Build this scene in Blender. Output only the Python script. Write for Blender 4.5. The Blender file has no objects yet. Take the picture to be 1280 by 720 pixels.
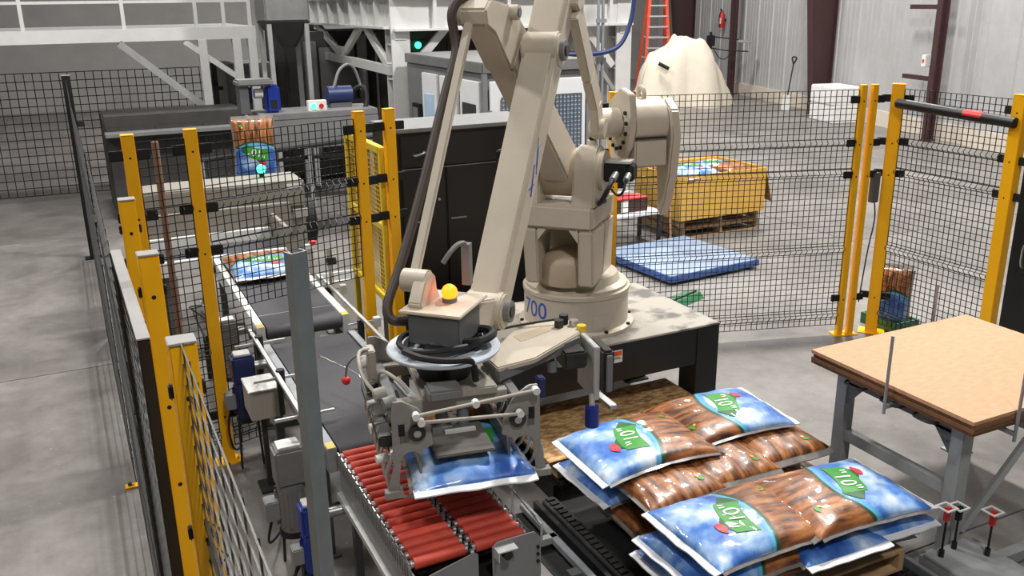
import bpy, bmesh, math, random
from mathutils import Matrix, Vector, noise as mnoise

# ------------------------------------------------------------------ camera, world, lights
# world axes: +X runs along the conveyor rollers, +Y along the belt away from the viewer
S = bpy.context.scene
COL = S.collection
A, PITCH, ROLL = math.radians(25.8), math.radians(17.717), math.radians(-0.7726)
right = Vector((math.cos(A), -math.sin(A), 0))
ahead = Vector((math.sin(A), math.cos(A), 0))
fwd = ahead * math.cos(PITCH) - Vector((0, 0, math.sin(PITCH)))
upv = ahead * math.sin(PITCH) + Vector((0, 0, math.cos(PITCH)))
cx = right * math.cos(ROLL) + upv * math.sin(ROLL)
cy = upv * math.cos(ROLL) - right * math.sin(ROLL)
cam = bpy.data.cameras.new('camera')
cam.sensor_width = 36
cam.lens = 1125.36 / 1280 * 36
cam.clip_start = .05
cam.clip_end = 200
camo = bpy.data.objects.new('camera', cam)
camo.matrix_world = Matrix(((cx.x, cy.x, -fwd.x, 0), (cx.y, cy.y, -fwd.y, 0), (cx.z, cy.z, -fwd.z, 2.9), (0, 0, 0, 1)))
COL.objects.link(camo)
S.camera = camo

wd = bpy.data.worlds.new('world')
S.world = wd
wd.use_nodes = True
wd.node_tree.nodes['Background'].inputs[0].default_value = (1, .97, .93, 1)
wd.node_tree.nodes['Background'].inputs[1].default_value = .10

def lamp(name, loc, energy, size, aim=None, col=(1, .972, .935)):
    l = bpy.data.lights.new(name, 'AREA')
    l.energy = energy
    l.size = size
    l.color = col
    o = bpy.data.objects.new(name, l)
    o.location = loc
    if aim:
        o.rotation_euler = (Vector(aim) - Vector(loc)).to_track_quat('-Z', 'Y').to_euler()
    COL.objects.link(o)

lamp('high_bay_lamp', (7.0, 6.2, 9.0), 900, .8)
lamp('high_bay_lamp', (1.0, 10.0, 9.0), 420, 1.0)
lamp('high_bay_lamp', (-4.5, 7.0, 9.0), 420, 1.0)
lamp('high_bay_lamp', (1.0, -2.0, 9.0), 320, 1.0)
lamp('high_bay_lamp', (12.0, 12.0, 9.0), 620, 1.0)
lamp('high_bay_lamp', (13.0, 20.0, 9.0), 560, 1.0)
lamp('high_bay_lamp', (4.0, 18.0, 9.0), 500, 1.0)
S.view_settings.view_transform = 'Standard'
S.view_settings.look = 'None'
S.view_settings.gamma = 1
S.view_settings.use_curve_mapping = False
S.view_settings.exposure = .38

# ------------------------------------------------------------------ materials
def lin(c):
    return tuple(((x / 255) / 12.92 if x / 255 <= .04045 else ((x / 255 + .055) / 1.055) ** 2.4) for x in c)

MATS = {}
def mat(name, rgb, rough=.5, metal=0, var=.12, scale=6, bump=0, rvar=.1, emit=0, coat=0, rgb2=None, spec=.5):
    m = bpy.data.materials.new(name)
    m.use_nodes = True
    nt = m.node_tree
    b = nt.nodes['Principled BSDF']
    c = lin(rgb)
    b.inputs['Metallic'].default_value = metal
    b.inputs['Roughness'].default_value = rough
    b.inputs['Specular IOR Level'].default_value = spec
    b.inputs['Coat Weight'].default_value = coat
    tc = nt.nodes.new('ShaderNodeTexCoord')
    n = nt.nodes.new('ShaderNodeTexNoise')
    n.inputs['Scale'].default_value = scale
    n.inputs['Detail'].default_value = 6
    n.inputs['Roughness'].default_value = .65
    nt.links.new(tc.outputs['Object'], n.inputs['Vector'])
    r = nt.nodes.new('ShaderNodeValToRGB')
    r.color_ramp.elements[0].position = .3
    r.color_ramp.elements[1].position = .7
    lo = lin(rgb2) if rgb2 else tuple(x * (1 - var) for x in c)
    hi = c if rgb2 else tuple(min(1, x * (1 + var)) for x in c)
    r.color_ramp.elements[0].color = (*lo, 1)
    r.color_ramp.elements[1].color = (*hi, 1)
    nt.links.new(n.outputs['Fac'], r.inputs['Fac'])
    nt.links.new(r.outputs['Color'], b.inputs['Base Color'])
    mr = nt.nodes.new('ShaderNodeMapRange')
    mr.inputs['To Min'].default_value = max(.03, rough - rvar)
    mr.inputs['To Max'].default_value = min(1, rough + rvar)
    nt.links.new(n.outputs['Fac'], mr.inputs['Value'])
    nt.links.new(mr.outputs['Result'], b.inputs['Roughness'])
    if bump:
        bp = nt.nodes.new('ShaderNodeBump')
        bp.inputs['Strength'].default_value = bump
        bp.inputs['Distance'].default_value = .01
        nt.links.new(n.outputs['Fac'], bp.inputs['Height'])
        nt.links.new(bp.outputs['Normal'], b.inputs['Normal'])
    if emit:
        b.inputs['Emission Color'].default_value = (*c, 1)
        b.inputs['Emission Strength'].default_value = emit
    MATS[name] = m
    return m

mat('yellow', (255, 184, 0), .42, var=.06)
mat('guard_yellow', (216, 186, 40), .5, var=.08)
mat('cap_grey', (150, 148, 146), .5)
mat('black_paint', (20, 20, 21), .45, var=.2)
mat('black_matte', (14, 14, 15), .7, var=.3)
mat('wire_black', (22, 22, 22), .5)
mat('wire_grey', (72, 70, 66), .4, metal=.5)
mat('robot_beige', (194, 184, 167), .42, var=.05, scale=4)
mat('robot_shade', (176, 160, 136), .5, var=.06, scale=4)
mat('grey_paint', (128, 130, 132), .45, var=.06)
mat('grey_box', (92, 94, 96), .5, var=.05)
mat('galv', (150, 154, 158), .42, metal=.35, var=.12, scale=14)
mat('post_grey', (116, 126, 130), .5, metal=.1, var=.12, scale=8)
mat('steel', (190, 190, 188), .3, metal=.8, var=.12, scale=20)
mat('alu', (200, 200, 198), .38, metal=.4, var=.1, scale=18)
mat('dark_steel', (62, 60, 58), .45, metal=.5, var=.25, scale=18)
mat('white_paint', (222, 222, 220), .45, var=.04)
mat('disc_white', (196, 206, 216), .4, var=.06)
mat('rubber', (24, 24, 25), .6, var=.2)
mat('leg_grey', (158, 162, 162), .5, metal=.05, var=.12, scale=9)
mat('pad_grey', (96, 92, 88), .7, var=.1)
mat('claw_metal', (150, 148, 144), .42, metal=.35, var=.12, scale=16)
mat('kerb_cream', (206, 196, 182), .8, var=.08, scale=5)
mat('hose_brown', (70, 60, 54), .55, var=.15)
mat('belt_grey', (66, 66, 70), .75, var=.1, scale=3, bump=.02)
mat('roller_red', (196, 70, 52), .55, var=.12, scale=12)
mat('blue_paint', (24, 50, 140), .4, var=.12)
mat('navy', (30, 44, 92), .45, var=.12)
mat('red_plastic', (196, 40, 40), .4)
mat('orange_glow', (255, 112, 16), .4, emit=3)
mat('green_glow', (60, 240, 170), .4, emit=3)
mat('blue_ink', (46, 82, 178), .5, var=.05)
mat('seam_white', (232, 234, 238), .45, var=.04)
mat('print_green', (52, 146, 46), .5, var=.15, coat=.15)
mat('print_dark_green', (24, 88, 36), .5, var=.15, coat=.15)
mat('print_white', (236, 240, 232), .5, var=.03)
mat('print_red', (206, 46, 66), .5)
mat('print_yellow', (236, 196, 40), .35, coat=.6)
mat('cardboard', (222, 176, 84), .8, var=.07, scale=3)
mat('cardboard_dark', (150, 116, 70), .85, var=.1)
mat('wood', (168, 128, 88), .75, var=.25, scale=9)
mat('pallet_wood', (176, 146, 108), .8, var=.25, scale=8)
mat('board_edge', (120, 84, 56), .8, var=.2, scale=20)
mat('scale_blue', (62, 100, 168), .45, var=.12)
mat('scale_top', (150, 170, 200), .35, metal=.3, var=.12)
mat('maroon', (66, 42, 42), .6, var=.1)
mat('wall_panel', (180, 180, 181), .5, metal=.15, var=.07, scale=2)
mat('wall_far', (150, 148, 146), .7, var=.1, scale=1)
mat('struct_white', (206, 206, 204), .5, var=.05)
mat('struct_grey', (150, 150, 150), .55, var=.1)
mat('machine_grey', (118, 118, 118), .5, var=.12)
mat('machine_dark', (58, 56, 55), .6, var=.2)
mat('machine_beige', (164, 159, 149), .5, var=.05)
mat('hood_grey', (136, 131, 123), .5, var=.05)
mat('deep_dark', (20, 19, 19), .8, var=.3)
mat('foam_white', (236, 234, 232), .8, var=.04, scale=12, bump=.1)
mat('tarp', (232, 222, 204), .75, var=.05, scale=3)
mat('ladder_orange', (216, 74, 44), .5)
mat('cylinder_dark', (40, 32, 30), .5)
mat('warning_orange', (232, 98, 44), .5)
mat('ink_black', (30, 28, 28), .6)
mat('pale_blue', (186, 210, 238), .4)
mat('light_panel', (232, 234, 236), .5, var=.03)
mat('green_paint', (44, 110, 70), .5)
mat('brown_strap', (150, 84, 44), .6)
mat('pipe_brown', (120, 92, 76), .55, var=.15)
mat('hose_blue', (30, 44, 96), .5)

def floor_mat():
    m = bpy.data.materials.new('concrete')
    m.use_nodes = True
    nt = m.node_tree
    b = nt.nodes['Principled BSDF']
    tc = nt.nodes.new('ShaderNodeTexCoord')
    def nz(scale, detail, rough=.6):
        n = nt.nodes.new('ShaderNodeTexNoise')
        n.inputs['Scale'].default_value = scale
        n.inputs['Detail'].default_value = detail
        n.inputs['Roughness'].default_value = rough
        nt.links.new(tc.outputs['Object'], n.inputs['Vector'])
        return n
    def ramp(n, p0, c0, p1, c1):
        r = nt.nodes.new('ShaderNodeValToRGB')
        r.color_ramp.elements[0].position = p0
        r.color_ramp.elements[1].position = p1
        r.color_ramp.elements[0].color = (*lin(c0), 1)
        r.color_ramp.elements[1].color = (*lin(c1), 1)
        nt.links.new(n.outputs['Fac'], r.inputs['Fac'])
        return r
    a = ramp(nz(.55, 8), .32, (114, 110, 107), .7, (160, 156, 152))
    d = ramp(nz(4, 10, .75), .3, (150, 146, 142), .7, (255, 255, 255))
    mx = nt.nodes.new('ShaderNodeMix')
    mx.data_type = 'RGBA'
    mx.blend_type = 'MULTIPLY'
    mx.inputs[0].default_value = .55
    nt.links.new(a.outputs['Color'], mx.inputs[6])
    nt.links.new(d.outputs['Color'], mx.inputs[7])
    # pale scuffs and dust specks
    sp = ramp(nz(26, 3, .5), .70, (0, 0, 0), .76, (255, 255, 255))
    mx2 = nt.nodes.new('ShaderNodeMix')
    mx2.data_type = 'RGBA'
    sc = nt.nodes.new('ShaderNodeMath')
    sc.operation = 'MULTIPLY'
    sc.inputs[1].default_value = .5
    nt.links.new(sp.outputs['Color'], sc.inputs[0])
    nt.links.new(sc.outputs[0], mx2.inputs[0])
    nt.links.new(mx.outputs[2], mx2.inputs[6])
    mx2.inputs[7].default_value = (*lin((196, 188, 178)), 1)
    nt.links.new(mx2.outputs[2], b.inputs['Base Color'])
    rr = nt.nodes.new('ShaderNodeMapRange')
    rr.inputs['To Min'].default_value = .28
    rr.inputs['To Max'].default_value = .6
    nt.links.new(a.outputs['Color'], rr.inputs['Value'])
    rr.inputs['From Min'].default_value = .12
    rr.inputs['From Max'].default_value = .35
    nt.links.new(rr.outputs['Result'], b.inputs['Roughness'])
    MATS['concrete'] = m
floor_mat()

def osb_mat(name, c0, c1, c2):
    m = bpy.data.materials.new(name)
    m.use_nodes = True
    nt = m.node_tree
    b = nt.nodes['Principled BSDF']
    b.inputs['Roughness'].default_value = .75
    tc = nt.nodes.new('ShaderNodeTexCoord')
    mp = nt.nodes.new('ShaderNodeMapping')
    mp.inputs['Scale'].default_value = (16, 34, 10)
    nt.links.new(tc.outputs['Object'], mp.inputs['Vector'])
    v = nt.nodes.new('ShaderNodeTexNoise')
    v.inputs['Scale'].default_value = 1
    v.inputs['Detail'].default_value = 5
    nt.links.new(mp.outputs['Vector'], v.inputs['Vector'])
    r = nt.nodes.new('ShaderNodeValToRGB')
    r.color_ramp.elements[0].position = .36
    r.color_ramp.elements[1].position = .64
    r.color_ramp.elements[0].color = (*lin(c0), 1)
    r.color_ramp.elements[1].color = (*lin(c2), 1)
    e = r.color_ramp.elements.new(.5)
    e.color = (*lin(c1), 1)
    nt.links.new(v.outputs['Fac'], r.inputs['Fac'])
    nt.links.new(r.outputs['Color'], b.inputs['Base Color'])
    MATS[name] = m
osb_mat('osb', (136, 98, 60), (186, 146, 96), (220, 184, 132))
osb_mat('fiberboard', (190, 146, 112), (194, 150, 116), (198, 154, 120))

def plate_mat():
    # painted platform top: pale paint worn through in patches
    m = bpy.data.materials.new('worn_plate')
    m.use_nodes = True
    nt = m.node_tree
    b = nt.nodes['Principled BSDF']
    b.inputs['Roughness'].default_value = .5
    tc = nt.nodes.new('ShaderNodeTexCoord')
    v = nt.nodes.new('ShaderNodeTexNoise')
    v.inputs['Scale'].default_value = 5
    v.inputs['Detail'].default_value = 5
    nt.links.new(tc.outputs['Object'], v.inputs['Vector'])
    r = nt.nodes.new('ShaderNodeValToRGB')
    r.color_ramp.elements[0].position = .38
    r.color_ramp.elements[1].position = .5
    r.color_ramp.elements[0].color = (*lin((98, 95, 90)), 1)
    r.color_ramp.elements[1].color = (*lin((168, 162, 151)), 1)
    nt.links.new(v.outputs['Fac'], r.inputs['Fac'])
    nt.links.new(r.outputs['Color'], b.inputs['Base Color'])
    MATS['worn_plate'] = m
plate_mat()

def bag_mat():
    # printed film: blue sky with clouds towards the top seam, timber picture towards the bottom seam
    m = bpy.data.materials.new('bag_print')
    m.use_nodes = True
    nt = m.node_tree
    L = nt.links.new
    b = nt.nodes['Principled BSDF']
    b.inputs['Roughness'].default_value = .42
    b.inputs['Coat Weight'].default_value = .55
    b.inputs['Coat Roughness'].default_value = .07
    uv = nt.nodes.new('ShaderNodeUVMap')
    uv.uv_map = 'print'
    inf = nt.nodes.new('ShaderNodeObjectInfo')
    sep = nt.nodes.new('ShaderNodeSeparateXYZ')
    L(uv.outputs['UV'], sep.inputs[0])
    off = nt.nodes.new('ShaderNodeCombineXYZ')
    rm = nt.nodes.new('ShaderNodeMath'); rm.operation = 'MULTIPLY'; rm.inputs[1].default_value = 40
    L(inf.outputs['Random'], rm.inputs[0]); L(rm.outputs[0], off.inputs[2])
    def math2(op, a, bb):
        n = nt.nodes.new('ShaderNodeMath'); n.operation = op
        for i, q in enumerate((a, bb)):
            if isinstance(q, (int, float)): n.inputs[i].default_value = q
            else: L(q, n.inputs[i])
        return n.outputs[0]
    X, Y = sep.outputs[0], sep.outputs[1]
    yc = math2('SUBTRACT', Y, .5)
    arc = math2('MULTIPLY', math2('MULTIPLY', yc, yc), -.42)
    bd = math2('SUBTRACT', X, math2('ADD', .60, arc))          # <0 sky, >0 timber
    def ramp(src, stops):
        r = nt.nodes.new('ShaderNodeValToRGB')
        els = r.color_ramp.elements
        els[0].position, els[0].color = stops[0][0], (*lin(stops[0][1]), 1)
        els[1].position, els[1].color = stops[-1][0], (*lin(stops[-1][1]), 1)
        for p, c in stops[1:-1]:
            e = els.new(p); e.color = (*lin(c), 1)
        L(src, r.inputs['Fac'])
        return r
    va = nt.nodes.new('ShaderNodeVectorMath'); va.operation = 'ADD'
    L(uv.outputs['UV'], va.inputs[0]); L(off.outputs[0], va.inputs[1])
    def nz(scale, stretch, detail=5):
        mp = nt.nodes.new('ShaderNodeMapping'); mp.inputs['Scale'].default_value = stretch
        L(va.outputs[0], mp.inputs['Vector'])
        n = nt.nodes.new('ShaderNodeTexNoise'); n.inputs['Scale'].default_value = scale
        n.inputs['Detail'].default_value = detail
        L(mp.outputs[0], n.inputs['Vector'])
        return n
    sky = ramp(nz(2.4, (1.4, 1, 1)).outputs['Fac'], [(.36, (38, 84, 170)), (.47, (74, 128, 204)), (.58, (160, 192, 230)), (.68, (226, 234, 246))])
    wood = ramp(nz(3.5, (1.2, 4.2, 1), 7).outputs['Fac'], [(.34, (62, 34, 16)), (.46, (132, 78, 38)), (.58, (166, 104, 54)), (.7, (190, 132, 78))])
    band = ramp(math2('ADD', math2('MULTIPLY', bd, 4), .5), [(.0, (90, 160, 206)), (.30, (78, 156, 204)), (.42, (96, 176, 214)), (.47, (30, 84, 52)), (.53, (22, 66, 44)), (.60, (74, 60, 30))])
    band.color_ramp.interpolation = 'LINEAR'
    m1 = nt.nodes.new('ShaderNodeMix'); m1.data_type = 'RGBA'
    f1 = nt.nodes.new('ShaderNodeMapRange'); f1.inputs['From Min'].default_value = -.07; f1.inputs['From Max'].default_value = -.05
    L(bd, f1.inputs['Value']); L(f1.outputs[0], m1.inputs[0]); L(sky.outputs[0], m1.inputs[6]); L(band.outputs[0], m1.inputs[7])
    m2 = nt.nodes.new('ShaderNodeMix'); m2.data_type = 'RGBA'
    f2 = nt.nodes.new('ShaderNodeMapRange'); f2.inputs['From Min'].default_value = .012; f2.inputs['From Max'].default_value = .03
    L(bd, f2.inputs['Value']); L(f2.outputs[0], m2.inputs[0]); L(m1.outputs[2], m2.inputs[6]); L(wood.outputs[0], m2.inputs[7])
    L(m2.outputs[2], b.inputs['Base Color'])
    bn = nz(7, (1.6, 1, 1), 2)
    bp = nt.nodes.new('ShaderNodeBump'); bp.inputs['Strength'].default_value = .35; bp.inputs['Distance'].default_value = .01
    L(bn.outputs['Fac'], bp.inputs['Height']); L(bp.outputs[0], b.inputs['Normal']); L(bp.outputs[0], b.inputs['Coat Normal'])
    MATS['bag_print'] = m
bag_mat()

def film_mat():
    m = bpy.data.materials.new('clear_film')
    m.use_nodes = True
    b = m.node_tree.nodes['Principled BSDF']
    nt = m.node_tree
    tc = nt.nodes.new('ShaderNodeTexCoord')
    n = nt.nodes.new('ShaderNodeTexNoise'); n.inputs['Scale'].default_value = 14
    nt.links.new(tc.outputs['Object'], n.inputs['Vector'])
    r = nt.nodes.new('ShaderNodeValToRGB')
    r.color_ramp.elements[0].color = (*lin((104, 96, 92)), 1)
    r.color_ramp.elements[1].color = (*lin((176, 170, 166)), 1)
    nt.links.new(n.outputs['Fac'], r.inputs['Fac'])
    nt.links.new(r.outputs['Color'], b.inputs['Base Color'])
    b.inputs['Roughness'].default_value = .2
    b.inputs['Alpha'].default_value = .72
    b.inputs['Coat Weight'].default_value = .6
    MATS['clear_film'] = m
film_mat()

# ------------------------------------------------------------------ mesh helpers
class MB:
    def __init__(self, xf=None):
        self.v, self.f, self.xf = [], [], xf
    def add(self, vs, fs):
        n = len(self.v)
        self.v += [Vector(p) for p in vs]
        self.f += [tuple(i + n for i in f) for f in fs]
        return self
    def bx(self, x0, x1, y0, y1, z0, z1):
        return self.hexa([(x0, y0, z0), (x1, y0, z0), (x1, y1, z0), (x0, y1, z0)], [(x0, y0, z1), (x1, y0, z1), (x1, y1, z1), (x0, y1, z1)])
    def hexa(self, lo, hi):
        return self.add(list(lo) + list(hi), [(3, 2, 1, 0), (4, 5, 6, 7), (0, 1, 5, 4), (1, 2, 6, 5), (2, 3, 7, 6), (3, 0, 4, 7)])
    def prism(self, pts, ext):
        n = len(pts)
        e = Vector(ext)
        p = [Vector(q) for q in pts]
        return self.add(p + [q + e for q in p], [tuple(range(n))[::-1], tuple(range(n, 2 * n))] + [(i, (i + 1) % n, n + (i + 1) % n, n + i) for i in range(n)])
    def frame(self, p0, p1):
        d = (Vector(p1) - Vector(p0)).normalized()
        a = Vector((0, 0, 1)) if abs(d.z) < .9 else Vector((1, 0, 0))
        x = d.cross(a).normalized()
        return d, x, d.cross(x)
    def bar(self, p0, p1, w, h=None):
        h = h or w
        d, x, y = self.frame(p0, p1)
        c = [x * (w / 2) + y * (h / 2), x * (-w / 2) + y * (h / 2), x * (-w / 2) + y * (-h / 2), x * (w / 2) + y * (-h / 2)]
        return self.hexa([Vector(p0) + q for q in c], [Vector(p1) + q for q in c])
    def cyl(self, p0, p1, r0, r1=None, n=16):
        r1 = r0 if r1 is None else r1
        d, x, y = self.frame(p0, p1)
        a = [(x * math.cos(2 * math.pi * i / n) + y * math.sin(2 * math.pi * i / n)) for i in range(n)]
        return self.add([Vector(p0) + q * r0 for q in a] + [Vector(p1) + q * r1 for q in a],
                        [tuple(range(n)), tuple(range(2 * n - 1, n - 1, -1))] + [(i, n + i, n + (i + 1) % n, (i + 1) % n) for i in range(n)])
    def tube(self, pts, r, n=8, smooth=0):
        P = [Vector(p) for p in pts]
        for _ in range(smooth):
            Q = [P[0]]
            for a, b in zip(P, P[1:]):
                Q += [a * .75 + b * .25, a * .25 + b * .75]
            P = Q + [P[-1]]
        vs, fs = [], []
        px = None
        for i, p in enumerate(P):
            d = (P[min(i + 1, len(P) - 1)] - P[max(i - 1, 0)]).normalized()
            if px is None:
                a = Vector((0, 0, 1)) if abs(d.z) < .9 else Vector((1, 0, 0))
                px = d.cross(a).normalized()
            px = (px - d * px.dot(d)).normalized()
            y = d.cross(px)
            vs += [p + px * (r * math.cos(2 * math.pi * k / n)) + y * (r * math.sin(2 * math.pi * k / n)) for k in range(n)]
        for i in range(len(P) - 1):
            for k in range(n):
                fs.append((i * n + k, i * n + (k + 1) % n, (i + 1) * n + (k + 1) % n, (i + 1) * n + k))
        fs += [tuple(range(n))[::-1], tuple(range((len(P) - 1) * n, len(P) * n))]
        return self.add(vs, fs)
    def lathe(self, prof, n=32, c=(0, 0, 0)):
        c = Vector(c)
        vs, fs = [], []
        for r, z in prof:
            vs += [c + Vector((r * math.cos(2 * math.pi * k / n), r * math.sin(2 * math.pi * k / n), z)) for k in range(n)]
        for i in range(len(prof) - 1):
            for k in range(n):
                fs.append((i * n + k, i * n + (k + 1) % n, (i + 1) * n + (k + 1) % n, (i + 1) * n + k))
        fs += [tuple(range(n))[::-1], tuple(range((len(prof) - 1) * n, len(prof) * n))]
        return self.add(vs, fs)
    def ball(self, c, r, n=12, sz=1):
        prof = [(max(.001, r * math.sin(math.pi * i / 8)), -r * sz * math.cos(math.pi * i / 8)) for i in range(9)]
        return self.lathe(prof, n, c)
    def ring(self, c, R, r, n=28, k=8):
        c = Vector(c)
        vs, fs = [], []
        for i in range(n):
            a = 2 * math.pi * i / n
            for j in range(k):
                t = 2 * math.pi * j / k
                q = R + r * math.cos(t)
                vs.append(c + Vector((q * math.cos(a), q * math.sin(a), r * math.sin(t))))
        for i in range(n):
            for j in range(k):
                fs.append((i * k + j, ((i + 1) % n) * k + j, ((i + 1) % n) * k + (j + 1) % k, i * k + (j + 1) % k))
        return self.add(vs, fs)
    def mesh(self, name, bevel=0, smooth=40):
        me = bpy.data.meshes.new(name)
        vs = [self.xf @ p for p in self.v] if self.xf else self.v
        me.from_pydata([tuple(p) for p in vs], [], self.f)
        bm = bmesh.new()
        bm.from_mesh(me)
        bmesh.ops.recalc_face_normals(bm, faces=bm.faces)
        if bevel:
            ed = [e for e in bm.edges if len(e.link_faces) == 2 and e.calc_face_angle(0) > .5]
            bmesh.ops.bevel(bm, geom=ed, offset=bevel, segments=2, affect='EDGES', clamp_overlap=True)
        bm.to_mesh(me)
        bm.free()
        if smooth:
            me.polygons.foreach_set('use_smooth', [True] * len(me.polygons))
            me.set_sharp_from_angle(angle=math.radians(smooth))
        return me
    def build(self, name, m, parent=None, bevel=0, smooth=40, label=None, kind=None):
        me = self.mesh(name, bevel, smooth)
        me.materials.append(MATS[m] if isinstance(m, str) else m)
        o = bpy.data.objects.new(name, me)
        COL.objects.link(o)
        if parent: o.parent = parent
        if label: o['label'] = label
        if kind: o['kind'] = kind
        return o

def thing(name, label, cat, loc=(0, 0, 0), rot=0, group=None):
    o = bpy.data.objects.new(name, None)
    o.empty_display_size = .1
    COL.objects.link(o)
    o.location = loc
    o.rotation_euler = (0, 0, rot)
    o['label'] = label
    o['category'] = cat
    if group: o['group'] = group
    return o

def tag(o, label, cat, group=None):
    o['label'] = label
    o['category'] = cat
    if group: o['group'] = group
    return o

def inst(me, name, parent, loc, rot=(0, 0, 0)):
    o = bpy.data.objects.new(name, me)
    COL.objects.link(o)
    o.parent = parent
    o.location = loc
    o.rotation_euler = rot
    return o

def text_polys(txt, size):
    cu = bpy.data.curves.new('txt', 'FONT')
    cu.body = txt
    cu.size = size
    cu.align_x = 'CENTER'
    cu.align_y = 'CENTER'
    cu.resolution_u = 4
    o = bpy.data.objects.new('txt', cu)
    COL.objects.link(o)
    dg = bpy.context.evaluated_depsgraph_get()
    dg.update()
    me = bpy.data.meshes.new_from_object(o.evaluated_get(dg))
    vs = [tuple(v.co) for v in me.vertices]
    fs = [tuple(p.vertices) for p in me.polygons]
    bpy.data.objects.remove(o)
    bpy.data.curves.remove(cu)
    bpy.data.meshes.remove(me)
    return vs, fs

# ------------------------------------------------------------------ setting: floor, walls
fl = MB().bx(-14, 24, -3, 32, -.3, -.012).build('floor', 'concrete', smooth=0)
fl['kind'] = 'structure'
slab = MB().bx(0, 4.988, 0, 4.988, -.02, 0).mesh('floor_slab', smooth=0)
slab.materials.append(MATS['concrete'])
for i in range(-3, 5):
    for j in range(-2, 5):
        inst(slab, 'floor_slab', fl, (i * 5 + .006 - 1.5, 7.886 + j * 5, 0))

W0, W1 = Vector((13.3, 3.6, 0)), Vector((20.3, 29.4, 0))
WD = (W1 - W0).normalized()
WN = Vector((-WD.y, WD.x, 0))                     # points into the hall
if WN.x > 0: WN = -WN
W0 = W0 - WN * .5
W1 = W1 - WN * .5
wl = (W1 - W0).length
wr = MB().prism([W0, W1, W1 - WN * .2, W0 - WN * .2], (0, 0, 9)).build('wall_right', 'wall_far', smooth=0)
wr['kind'] = 'structure'
pm = MB()
prof = [(0, 0), (.02, .03), (.06, .03), (.08, 0), (.24, 0), (.25, .008), (.27, .008), (.28, 0), (.43, 0), (.44, .008), (.46, .008), (.47, 0), (.62, 0), (.63, .008), (.65, .008), (.66, 0), (.90, 0)]
pts = [WD * s + WN * (d + .002) for s, d in prof]
pm.prism([p for p in pts] + [WD * .9 - WN * .01, -WN * .01], (0, 0, 8.6))
wpm = pm.mesh('wall_sheet', smooth=0)
wpm.materials.append(MATS['wall_panel'])
for k in range(int(wl / .9)):
    inst(wpm, 'wall_sheet', wr, W0 + WD * (k * .9) + Vector((0, 0, .35)))
kb = MB().prism([W0 + WN * .05, W1 + WN * .05, W1, W0], (0, 0, .35)).build('baseboard_right', 'kerb_cream', smooth=0)
kb['kind'] = 'structure'
wb = MB().bx(-14, 20.5, 29.4, 29.6, 0, 9).build('wall_back', 'wall_far', smooth=0)
wb['kind'] = 'structure'
wlf = MB().bx(-14.2, -14, -3, 29.6, 0, 9).build('wall_left', 'wall_far', smooth=0)
wlf['kind'] = 'structure'

def wallpt(s, d=0, z=0):
    return W0 + WD * s + WN * d + Vector((0, 0, z))
def wall_s(p):
    return (Vector((p[0], p[1], 0)) - W0).dot(WD)
# maroon building columns (rigid frames) along the wall
def column(s, d0, dep0, dep1, width, label, girts=()):
    # tapered frame column: its hall-side flange leans outwards with height
    c = thing('steel_column', label, 'column', wallpt(s, .02))
    a = WD * (width / 2)
    up = Vector((0, 0, 8.8))
    def slab3(w, n0, n1, t0, t1):
        return MB().hexa([-w + WN * n0, w + WN * n0, w + WN * n1, -w + WN * n1], [-w + WN * t0 + up, w + WN * t0 + up, w + WN * t1 + up, -w + WN * t1 + up])
    slab3(a, d0, d0 + .025, d0, d0 + .025).build('flange', 'maroon', c, smooth=0)
    slab3(a, d0 + dep0 - .025, d0 + dep0, d0 + dep1 - .025, d0 + dep1).build('flange', 'maroon', c, smooth=0)
    slab3(WD * .012, d0 + .025, d0 + dep0 - .025, d0 + .025, d0 + dep1 - .025).build('web', 'maroon', c, smooth=0)
    MB().prism([-a * 1.2 + WN * (d0 - .02), a * 1.2 + WN * (d0 - .02), a * 1.2 + WN * (d0 + dep0 + .03), -a * 1.2 + WN * (d0 + dep0 + .03)], (0, 0, .03)).build('base_plate', 'maroon', c, smooth=0)
    for z, l in girts:
        zz = Vector((0, 0, z))
        MB().prism([WN * (d0 + .02) + zz, WD * l + WN * (d0 + .02) + zz, WD * l + WN * (d0 + .1) + zz, WN * (d0 + .1) + zz], (0, 0, .09)).build('girt_stub', 'maroon', c, smooth=0)
    return c
column(wall_s((17.17, 17.74)), 0, .44, 1.3, .26, 'broad maroon steel building column beside the white foam blocks')
column(wall_s((16.1, 13.1)), .28, .18, .2, .16, 'slim maroon steel wall column behind the black padded bar', ((2.62, 1.1), (1.2, 1.1)))
column(wall_s((18.54, 22.7)), .28, .18, .2, .16, 'slim maroon steel wall column behind the lamp arm')
column(wall_s((19.6, 26.8)) , 0, .5, 1.4, .34, 'maroon steel building column behind the orange stepladder')
sb = thing('switch_box', 'small white switch box fixed to the slim maroon wall column', 'switch box', wallpt(wall_s((16.1, 13.1)) + .1, .56, 1.62))
MB().bx(-.09, .09, -.05, .05, -.12, .12).build('box', 'white_paint', sb, .01)
MB().bx(-.1, -.09, -.02, .02, -.03, .03).build('lever', 'red_plastic', sb)

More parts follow.
